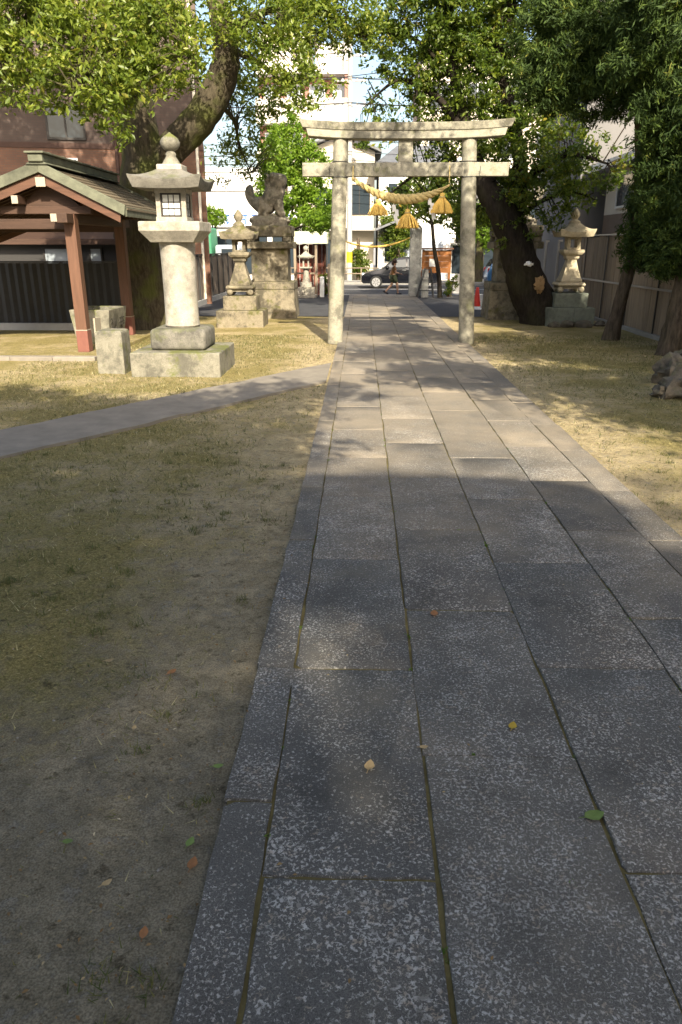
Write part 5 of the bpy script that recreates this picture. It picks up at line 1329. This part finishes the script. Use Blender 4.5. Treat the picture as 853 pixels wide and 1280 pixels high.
# --- big leaning tree by the pavilion
BT = thing('leaning_camphor_tree', 'huge mossy tree with a thick bent limb leaning over the tall pale lantern', 'tree', (0, 0, 0))
base = Vector((-5.45, 19.3, 0))
def R0(px, py, Y): return YP(px, py, Y)
trunk_pts = [base + Vector((.05, 0, -.1)), base + Vector((0, 0, .9)), base + Vector((-.03, -.02, 2.2)), R0(180, 215, 19.3), R0(172, 150, 19.2), R0(165, 80, 19.2), R0(160, -20, 19.2)]
limb(BT, trunk_pts, [.80, .60, .55, .56, .42, .34, .26], 'bark_big', 'trunk', 22, .05)
A = [R0(186, 225, 19.3), R0(215, 185, 19.2), R0(255, 142, 19.0), R0(279, 95, 18.9), R0(282, 45, 18.8), R0(272, 0, 18.8), R0(262, -40, 18.8)]
limb(BT, A, [.36, .37, .35, .32, .28, .24, .20], 'bark_big', 'limb', 20, .05)
L2 = [R0(278, 60, 18.8), R0(310, 25, 18.8), R0(355, 10, 19.2), R0(410, 20, 19.5), R0(450, 45, 19.8)]
limb(BT, L2, [.12, .09, .07, .05, .02], 'bark_big', 'limb', 8)
L3 = [R0(170, 120, 19.1), R0(150, 70, 17.5), R0(130, 60, 16.0), R0(110, 90, 14.8), R0(90, 110, 14.3)]
limb(BT, L3, [.17, .13, .09, .06, .02], 'bark_big', 'limb', 10)
L4 = [R0(165, 60, 19.1), R0(190, 20, 17.5), R0(215, 35, 16.0), R0(235, 70, 15.2)]
limb(BT, L4, [.14, .11, .07, .02], 'bark_big', 'limb', 10)
L5 = [R0(150, 70, 17.5), R0(90, 30, 16.5), R0(30, 40, 15.8), R0(-20, 70, 15.2)]
limb(BT, L5, [.10, .08, .06, .03], 'bark_big', 'limb', 8)
L6 = [R0(281, 60, 18.8), R0(318, 75, 19.5), R0(345, 95, 20), R0(380, 125, 20.2)]
limb(BT, L6, [.08, .06, .04, .015], 'bark_big', 'limb', 8)
L7 = [R0(262, 120, 18.9), R0(292, 150, 20.5), R0(300, 185, 21.5), R0(315, 215, 22)]
limb(BT, L7, [.07, .05, .035, .012], 'bark_big', 'limb', 8)
hubs = [p for q in (L2, L3, L4, L5, L6, L7) for p in smooth_path(q, [1] * len(q), 4)[0]]
near = [pxb(50, 50, 15.3, 60, 48), pxb(120, 70, 14.8, 62, 52), pxb(195, 50, 15.3, 58, 48), pxb(140, 128, 14.6, 36, 30), pxb(100, 105, 14.7, 42, 34), pxb(5, 85, 15.2, 30, 38), pxb(215, 85, 15.2, 34, 26), pxb(90, 0, 15.8, 90, 35), pxb(215, 0, 16.5, 45, 24, None, .7), pxb(152, 160, 14.5, 14, 16), pxb(178, 95, 14.9, 34, 28), pxb(30, 5, 15, 60, 40), pxb(60, 100, 15, 40, 30), pxb(170, 20, 15.6, 70, 40)]
c1 = crown(BT, 21, near, 26, .27, 26, .13, .056, 'leaf_big', up=.7, bias=.05)
far_ = [pxb(330, 25, 18, 60, 38), pxb(395, 25, 19.5, 55, 34), pxb(355, 80, 17.8, 40, 32, None, .8), pxb(300, 70, 20.5, 26, 50, None, .6), pxb(300, 150, 21.5, 30, 42, None, .42), pxb(288, 200, 22, 30, 34, None, .38), pxb(425, 15, 19.6, 50, 30), pxb(375, 112, 17.8, 34, 26, None, .7), pxb(440, 45, 19.8, 32, 22, None, .5), pxb(330, 130, 20.5, 26, 28, None, .4), pxb(330, 200, 22.5, 16, 22, None, .3)]
c2 = crown(BT, 22, far_, 36, .27, 26, .12, .054, 'leaf_big', up=.6, name='far_crown')
upc = [((-7.2, 18.6, 11.4), (3.6, 2.6, 2.2), .8), ((-3.6, 18.4, 12.0), (3.0, 2.6, 2.0), .7), ((-10.5, 18.0, 10.8), (2.6, 2.4, 2.0), .8), ((-6.5, 16.6, 9.6), (2.6, 1.8, 1.3), .7), ((-4.6, 18.6, 9.0), (2.6, 1.8, 1.2), .6)]
for q_ in upc: limb(BT, [trunk_pts[-1], (trunk_pts[-1] + Vector(q_[0])) / 2 + Vector((0, 0, .4)), Vector(q_[0])], [.2, .14, .05], 'bark_big', 'limb', 8)
crown(BT, 23, upc, 26, .32, 26, .15, .07, 'leaf_big', name='upper_crown', shell=.2)
twigs(BT, 5, np.concatenate([c1, c2]), hubs, 'bark_big', .009, .35)

# --- dark leaning tree on the other side of the path
RT = thing('leaning_dark_tree', 'dark leaning broadleaf tree with bare wood scars beside the shaded pedestal', 'tree', (0, 0, 0))
Tr = [Vector((5.02, 21.0, -.1)), Vector((4.86, 21.0, .35)), R0(658, 350, 21.0), R0(645, 305, 21.0), R0(628, 265, 21.0), R0(608, 235, 21.1), R0(592, 195, 21.2), R0(578, 140, 21.3), R0(566, 80, 21.4), R0(560, 0, 21.5)]
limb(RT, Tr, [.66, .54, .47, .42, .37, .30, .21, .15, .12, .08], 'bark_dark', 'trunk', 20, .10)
T2 = [R0(640, 290, 21), R0(650, 240, 21), R0(648, 180, 21), R0(632, 110, 21.2), R0(622, 40, 21.4), R0(640, -20, 21.4)]
limb(RT, T2, [.26, .20, .16, .13, .10, .06], 'bark_dark', 'limb', 12)
T3 = [R0(650, 230, 21), R0(690, 200, 20.3), R0(725, 195, 19.8), R0(760, 205, 19.4)]
limb(RT, T3, [.12, .09, .06, .02], 'bark_dark', 'limb', 8)
T4 = [R0(585, 170, 21.2), R0(545, 120, 21.2), R0(500, 100, 21.2), R0(465, 125, 21.2)]
limb(RT, T4, [.10, .08, .05, .015], 'bark_dark', 'limb', 8)
T5 = [R0(600, 220, 21.2), R0(560, 205, 22), R0(525, 215, 22.6), R0(490, 240, 23)]
limb(RT, T5, [.12, .09, .05, .02], 'bark_dark', 'limb', 8)
T6 = [R0(650, 270, 21), R0(680, 250, 20.6), R0(715, 240, 20.2), R0(745, 250, 19.9)]
limb(RT, T6, [.08, .06, .04, .015], 'bark_dark', 'limb', 8)
T7 = [R0(570, 100, 21.4), R0(520, 50, 21.4), R0(480, 40, 21.4)]
limb(RT, T7, [.08, .05, .02], 'bark_dark', 'limb', 8)
hubs = [p for q in (T2, T3, T4, T5, T6, T7, Tr[4:]) for p in smooth_path(q, [1] * len(q), 4)[0]]
rb = [pxb(520, 60, 21.4, 55, 48), pxb(495, 125, 21.3, 42, 40, None, .75), pxb(570, 90, 21.5, 60, 55), pxb(625, 40, 21.5, 65, 48), pxb(600, 150, 21.5, 52, 44), pxb(655, 195, 20.8, 48, 38), pxb(705, 185, 20, 46, 30), pxb(745, 212, 19.5, 38, 30), pxb(690, 245, 20.4, 46, 28), pxb(622, 245, 22, 40, 34), pxb(560, 245, 23, 40, 30), pxb(535, 195, 22.6, 38, 30, None, .8), pxb(560, 10, 21.5, 90, 40), pxb(665, 110, 21.2, 52, 46), pxb(645, 290, 20.6, 24, 18, None, .7), pxb(710, 215, 19.8, 50, 24), pxb(500, 262, 23.4, 30, 22, None, .6), pxb(655, 15, 21, 60, 45), pxb(595, 280, 22.5, 30, 22, None, .6), pxb(475, 70, 21.4, 24, 30, None, .4), pxb(480, 175, 21.5, 30, 26, None, .4), pxb(700, 275, 20.6, 26, 16, None, .6), pxb(610, 95, 21.2, 50, 50), pxb(540, 20, 21, 60, 40), pxb(650, 150, 20.8, 44, 40), pxb(600, 205, 21.6, 40, 34), pxb(585, 40, 22.5, 60, 50), pxb(640, 230, 21, 40, 30), pxb(545, 150, 22, 44, 40, None, .8)]
rb += [((3.2, 21.4, 8.9), (2.8, 2.2, 1.5), .9), ((5.6, 21.2, 8.4), (2.4, 2.0, 1.5), .9), ((1.8, 21.6, 7.9), (1.5, 1.5, .9), .6)]
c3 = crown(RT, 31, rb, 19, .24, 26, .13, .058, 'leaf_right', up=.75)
twigs(RT, 6, c3, hubs, 'bark_dark', .010, .35)
for (px, py, w, h, s) in ((675, 356, 9, 14, 1), (661, 330, 8, 4, 4)):
    c = R0(px, py, 20.42 if s != 4 else 20.5); k = 20.5 / FPX
    MB().blob(tuple(c), (w * k * .6, .07, h * k * .6), 14, 10, .9, s, 2.6).build('wood_scar' if s != 4 else 'paper_charm', 'scar' if s != 4 else 'paper', RT, smooth=50)

# --- junipers at the fence
def juniper(name, label, base, tr, rads, limbs, blobs, seed):
    J = thing(name, label, 'tree', (0, 0, 0), 0, 'junipers along the tan fence')
    limb(J, tr, rads, 'bark_pine', 'trunk', 16, .09)
    for q, r in limbs: limb(J, q, r, 'bark_pine', 'limb', 8)
    crown(J, seed, blobs, 70, .18, 52, .13, .026, 'leaf_jun', up=.2, shell=.55, dirs=True, fold=.1)
    # inner, sparser fill so that the mass is dense
    return J
tr1 = [Vector((5.70, 17.3, -.1)), Vector((5.78, 17.3, .6)), R0(783, 350, 17.2), R0(795, 300, 17.2), R0(800, 230, 17.1), R0(802, 150, 17), R0(806, 90, 17), R0(800, 20, 16.8), R0(790, -60, 16.6)]
juniper('bent_juniper', 'dark juniper with slanting slender trunk in front of the tan fence', None, tr1, [.21, .155, .13, .12, .12, .13, .12, .10, .06],
        [([R0(804, 120, 17), R0(770, 90, 16.8), R0(720, 90, 16.6), R0(680, 100, 16.5)], [.09, .07, .05, .02]), ([R0(802, 60, 17), R0(760, 20, 16.7), R0(730, 10, 16.5)], [.08, .05, .02])],
        [pxb(700, 55, 16.6, 48, 48), pxb(745, 105, 16.6, 50, 38), pxb(682, 98, 16.6, 36, 36), pxb(790, 55, 16.6, 60, 50), pxb(740, 15, 16.6, 60, 45), pxb(808, 262, 16.8, 24, 42), pxb(800, 308, 17, 22, 28), pxb(826, 220, 16.6, 24, 45), pxb(822, 300, 16.8, 26, 38), pxb(690, 122, 16.8, 30, 14, None, .6), pxb(830, 110, 16.6, 36, 50), pxb(720, 80, 16.8, 50, 40), pxb(770, 85, 16.4, 50, 40), pxb(830, 260, 16.6, 34, 70)], 41)
tr2 = [Vector((6.10, 14.8, -.1)), Vector((6.16, 14.8, .6)), Vector((6.25, 14.8, 1.8)), Vector((6.3, 14.8, 3.2)), Vector((6.35, 14.8, 5.0)), Vector((6.3, 14.7, 7.2))]
juniper('upright_juniper', 'thick trunked dark juniper beside the rough garden rocks', None, tr2, [.32, .27, .24, .20, .15, .06], [],
        [pxb(838, 225, 14.8, 34, 55), pxb(845, 305, 14.8, 30, 40), pxb(845, 130, 14.8, 42, 60), pxb(835, 40, 14.8, 60, 60), pxb(815, 180, 15.2, 24, 40, None, .8), pxb(850, -30, 14.6, 70, 50), pxb(880, 200, 14.5, 45, 90)], 42)
# rocks at its foot
for i, (px, py, r, l) in enumerate(((838, 468, .28, 'tall rough garden rock against the juniper'), (850, 486, .25, 'broad rough garden rock before the tall one'), (829, 486, .14, 'small rough garden rock at the edge of the rock group'), (858, 452, .26, 'rear rough garden rock next to the thick juniper trunk'))):
    p = GP(px, py + 10); o = MB().blob((0, 0, r * .45), (r, r * .9, r * .85), 22, 16, .75, i + 11, 2.2).build('garden_rock', 'rock', smooth=45); o.location = (p.x, p.y, 0)
    tag(o, l, 'rock', 'garden rocks by the juniper')

# --- bright tree by the hut, street trees
def small_tree(name, label, x, y, pts_crown, seed, mat='leaf_bright', bark='bark_pine', dens=36, L=.16, W=.08, r=.12, group=None):
    T_ = thing(name, label, 'tree', (0, 0, 0), 0, group)
    c = Vector(pts_crown[0][0])
    tp = [Vector((x, y, -.05)), Vector((x + .05, y, 1.2)), Vector((x * .6 + c.x * .4, y, 2.4)), c]
    limb(T_, tp, [r * 1.3, r, r * .8, r * .4], bark, 'trunk', 10)
    for b_ in pts_crown[1:]: limb(T_, [tp[2], (tp[2] + Vector(b_[0])) / 2 + Vector((0, 0, .15)), Vector(b_[0])], [r * .5, r * .35, r * .1], bark, 'limb', 6)
    crown(T_, seed, pts_crown, dens, .28, 26, L, W, mat, up=.8)
    return T_
bx_ = YP(352, 340, 33.35).x
small_tree('bright_tree', 'bright yellow green leafy tree behind the guardian beast statue', bx_, 33.35, [pxb(360, 180, 33.35, 24, 30), pxb(385, 215, 33.35, 30, 30), pxb(352, 232, 33.35, 30, 30), pxb(397, 256, 33.35, 25, 26), pxb(372, 272, 33.35, 34, 18), pxb(340, 200, 27.8, 16, 30), pxb(400, 280, 27.3, 16, 12)], 51)
ys_ = 31.6
yt = thing('young_leaning_tree', 'young leaning tree with slim bent trunk in front of the orange notice board', 'tree', (0, 0, 0))
tp = [Vector((3.25, ys_, 0)), R0(549, 345, ys_), R0(543, 310, ys_), R0(540, 280, ys_), R0(535, 255, ys_)]
limb(yt, tp, [.11, .09, .08, .07, .05], 'bark_dark', 'trunk', 10)
limb(yt, [tp[3], R0(528, 272, ys_), R0(515, 262, ys_)], [.05, .035, .015], 'bark_dark', 'limb', 6)
crown(yt, 52, [pxb(535, 240, ys_, 34, 24), pxb(510, 255, ys_, 24, 16), pxb(560, 255, ys_, 26, 20), pxb(585, 270, ys_, 22, 16)], 34, .28, 24, .16, .075, 'leaf_right')
small_tree('street_tree', 'pale trunked street tree with bright leaves behind the blue hatchback', YP(597, 340, 44.2).x, 44.2, [pxb(603, 288, 44.2, 20, 20), pxb(590, 275, 44.2, 18, 16), pxb(615, 300, 44.2, 14, 12)], 53, bark='bark_big', r=.25, group='trees along the street')
small_tree('garden_shrub_tree', 'small dark green garden tree beside the white house porch', YP(497, 330, 46.2).x, 46.6, [pxb(497, 300, 46.6, 14, 26), pxb(488, 285, 46.6, 12, 16), pxb(505, 280, 46.6, 14, 18)], 54, 'leaf_right', group='trees along the street')
small_tree('hedge_tree', 'low green garden tree beside the utility pole with yellow wrap', YP(448, 340, 46.6).x, 46.7, [pxb(447, 325, 46.6, 9, 14), pxb(452, 335, 46.6, 9, 12)], 55, 'leaf_right', group='trees along the street')
small_tree('fence_corner_tree', 'pale green small tree in front of the white block', YP(272, 330, 46).x, 45.2, [pxb(270, 272, 45.2, 13, 9), pxb(262, 268, 45.2, 10, 10)], 56, 'leaf_bright', group='trees along the street')
# plants at the display case and hut
for i, (x, y_, lab) in enumerate(((3.75, 32.2, 'leafy green plant below the orange notice board'), (-1.55, 33.0, 'low green plant beside the roadside hut'))):
    P = thing('leafy_plant', lab, 'plant', (x, y_, .012)); rg_ = np.random.default_rng(60 + i)
    V, F, T = leaf_cloud(rg_, rg_.uniform((-.22, -.15, .1), (.22, .15, .85), (26, 3)), .12, 16, .14, .05, .5); o = mesh_np('foliage', V, F, 'leaf_right', P, T); o['kind'] = 'stuff'
    mb = MB()
    for q in range(6): mb.tube([(random.uniform(-.05, .05), 0, 0), (random.uniform(-.15, .15), random.uniform(-.1, .1), .7)], .008, 5)
    mb.build('stem', 'bark_pine', P)

# --- trees beside the hall, out of view, that shade the path and lawn
def shade_tree(name, label, x, y, blobs, seed, mat, dens, per=24, L=.12, W=.055):
    T_ = thing(name, label, 'tree', (0, 0, 0), 0, 'trees beside the hall')
    c = Vector(blobs[0][0]); tp = [Vector((x, y, -.05)), Vector((x, y, 1.5)), Vector((x * .7 + c.x * .3, y * .7 + c.y * .3, 3.2)), c]
    limb(T_, tp, [.42, .32, .26, .10], 'bark_big', 'trunk', 14)
    for b_ in blobs[1:]: limb(T_, [tp[2], (tp[2] + Vector(b_[0])) / 2 + Vector((0, 0, .3)), Vector(b_[0])], [.14, .09, .03], 'bark_big', 'limb', 8)
    crown(T_, seed, blobs, dens, .36, per, L, W, mat, up=.7, shell=.2)
shade_tree('hall_side_tree', 'spreading tree beside the hall over the mossy lawn', -6.8, .2, [((-4.4, .4, 6.2), (2.2, 1.5, 1.5)), ((-2.0, .35, 5.9), (1.9, 1.25, 1.1)), ((.3, .8, 6.2), (1.3, .9, .55), 1.0), ((1.1, 1.6, 6.5), (1.0, .8, .4), .8), ((-1.0, .3, 6.1), (1.3, .9, .6), 1.0), ((.8, -.9, 6.2), (1.0, .8, .5), .9), ((-.7, -1.0, 6.2), (1.2, .9, .6), 1.0), ((-1.8, -1.6, 6.2), (1.3, .9, .6), 1.0), ((.3, -1.8, 6.3), (1.1, .8, .5), 1.0), ((-3.6, -1.5, 6.2), (1.4, .9, .6), 1.0), ((-6.6, .0, 6.4), (2.0, 1.8, 1.6)), ((-5.2, -1.6, 5.4), (2.4, 1.4, 1.2)), ((-8.4, -.5, 6.4), (2, 2, 1.6)), ((-3.4, 1.6, 6.3), (1.0, .7, .5), .45), ((-7.2, 1.8, 6.2), (1.4, .9, .6), .45)], 71, 'leaf_big', 36, 26, .15, .075)
shade_tree('fence_side_tree', 'spreading tree at the fence corner nearest the hall', 7.9, 2.2, [((6.3, 2.0, 5.8), (2.1, 1.9, 1.6)), ((7.9, 4.4, 6.2), (2.0, 2.0, 1.8)), ((5.0, 3.4, 6.0), (1.2, 1.2, .9), .8), ((8.8, 1.5, 6), (1.8, 2, 1.8)), ((3.4, 3.5, 6.2), (1.5, 1.3, .5), .9), ((2.7, 5.6, 6.6), (1.2, 1.1, .45), .7)], 72, 'leaf_right', 36, 26, .15, .075)
shade_tree('fence_mid_tree', 'spreading tree at the middle of the tan fence', 8.2, 8.4, [((7.0, 7.4, 6.3), (1.9, 2.1, 1.7)), ((5.6, 6.2, 6.6), (1.5, 1.4, .9), .8), ((8.6, 8.8, 6.6), (1.7, 2.2, 1.9)), ((4.2, 7.6, 7.3), (1.6, 1.5, .7), .55), ((2.8, 9.0, 7.6), (1.5, 1.8, .6), .9), ((1.7, 10.6, 7.9), (1.0, 1.0, .4), .4)], 73, 'leaf_right', 36, 26, .15, .075)
shade_tree('rear_grove_tree', 'tall broad tree rising behind the hall roof', 3.0, -18.5, [((3.8, -14.8, 12.6), (6.5, 3.3, 1.3), 1.0), ((-3.0, -14.8, 12.4), (4.0, 3.1, 1.3), 1.0), ((10.2, -14.4, 12.2), (3.5, 3.1, 1.4), 1.0)], 74, 'leaf_right', 48, 26, .16, .08)
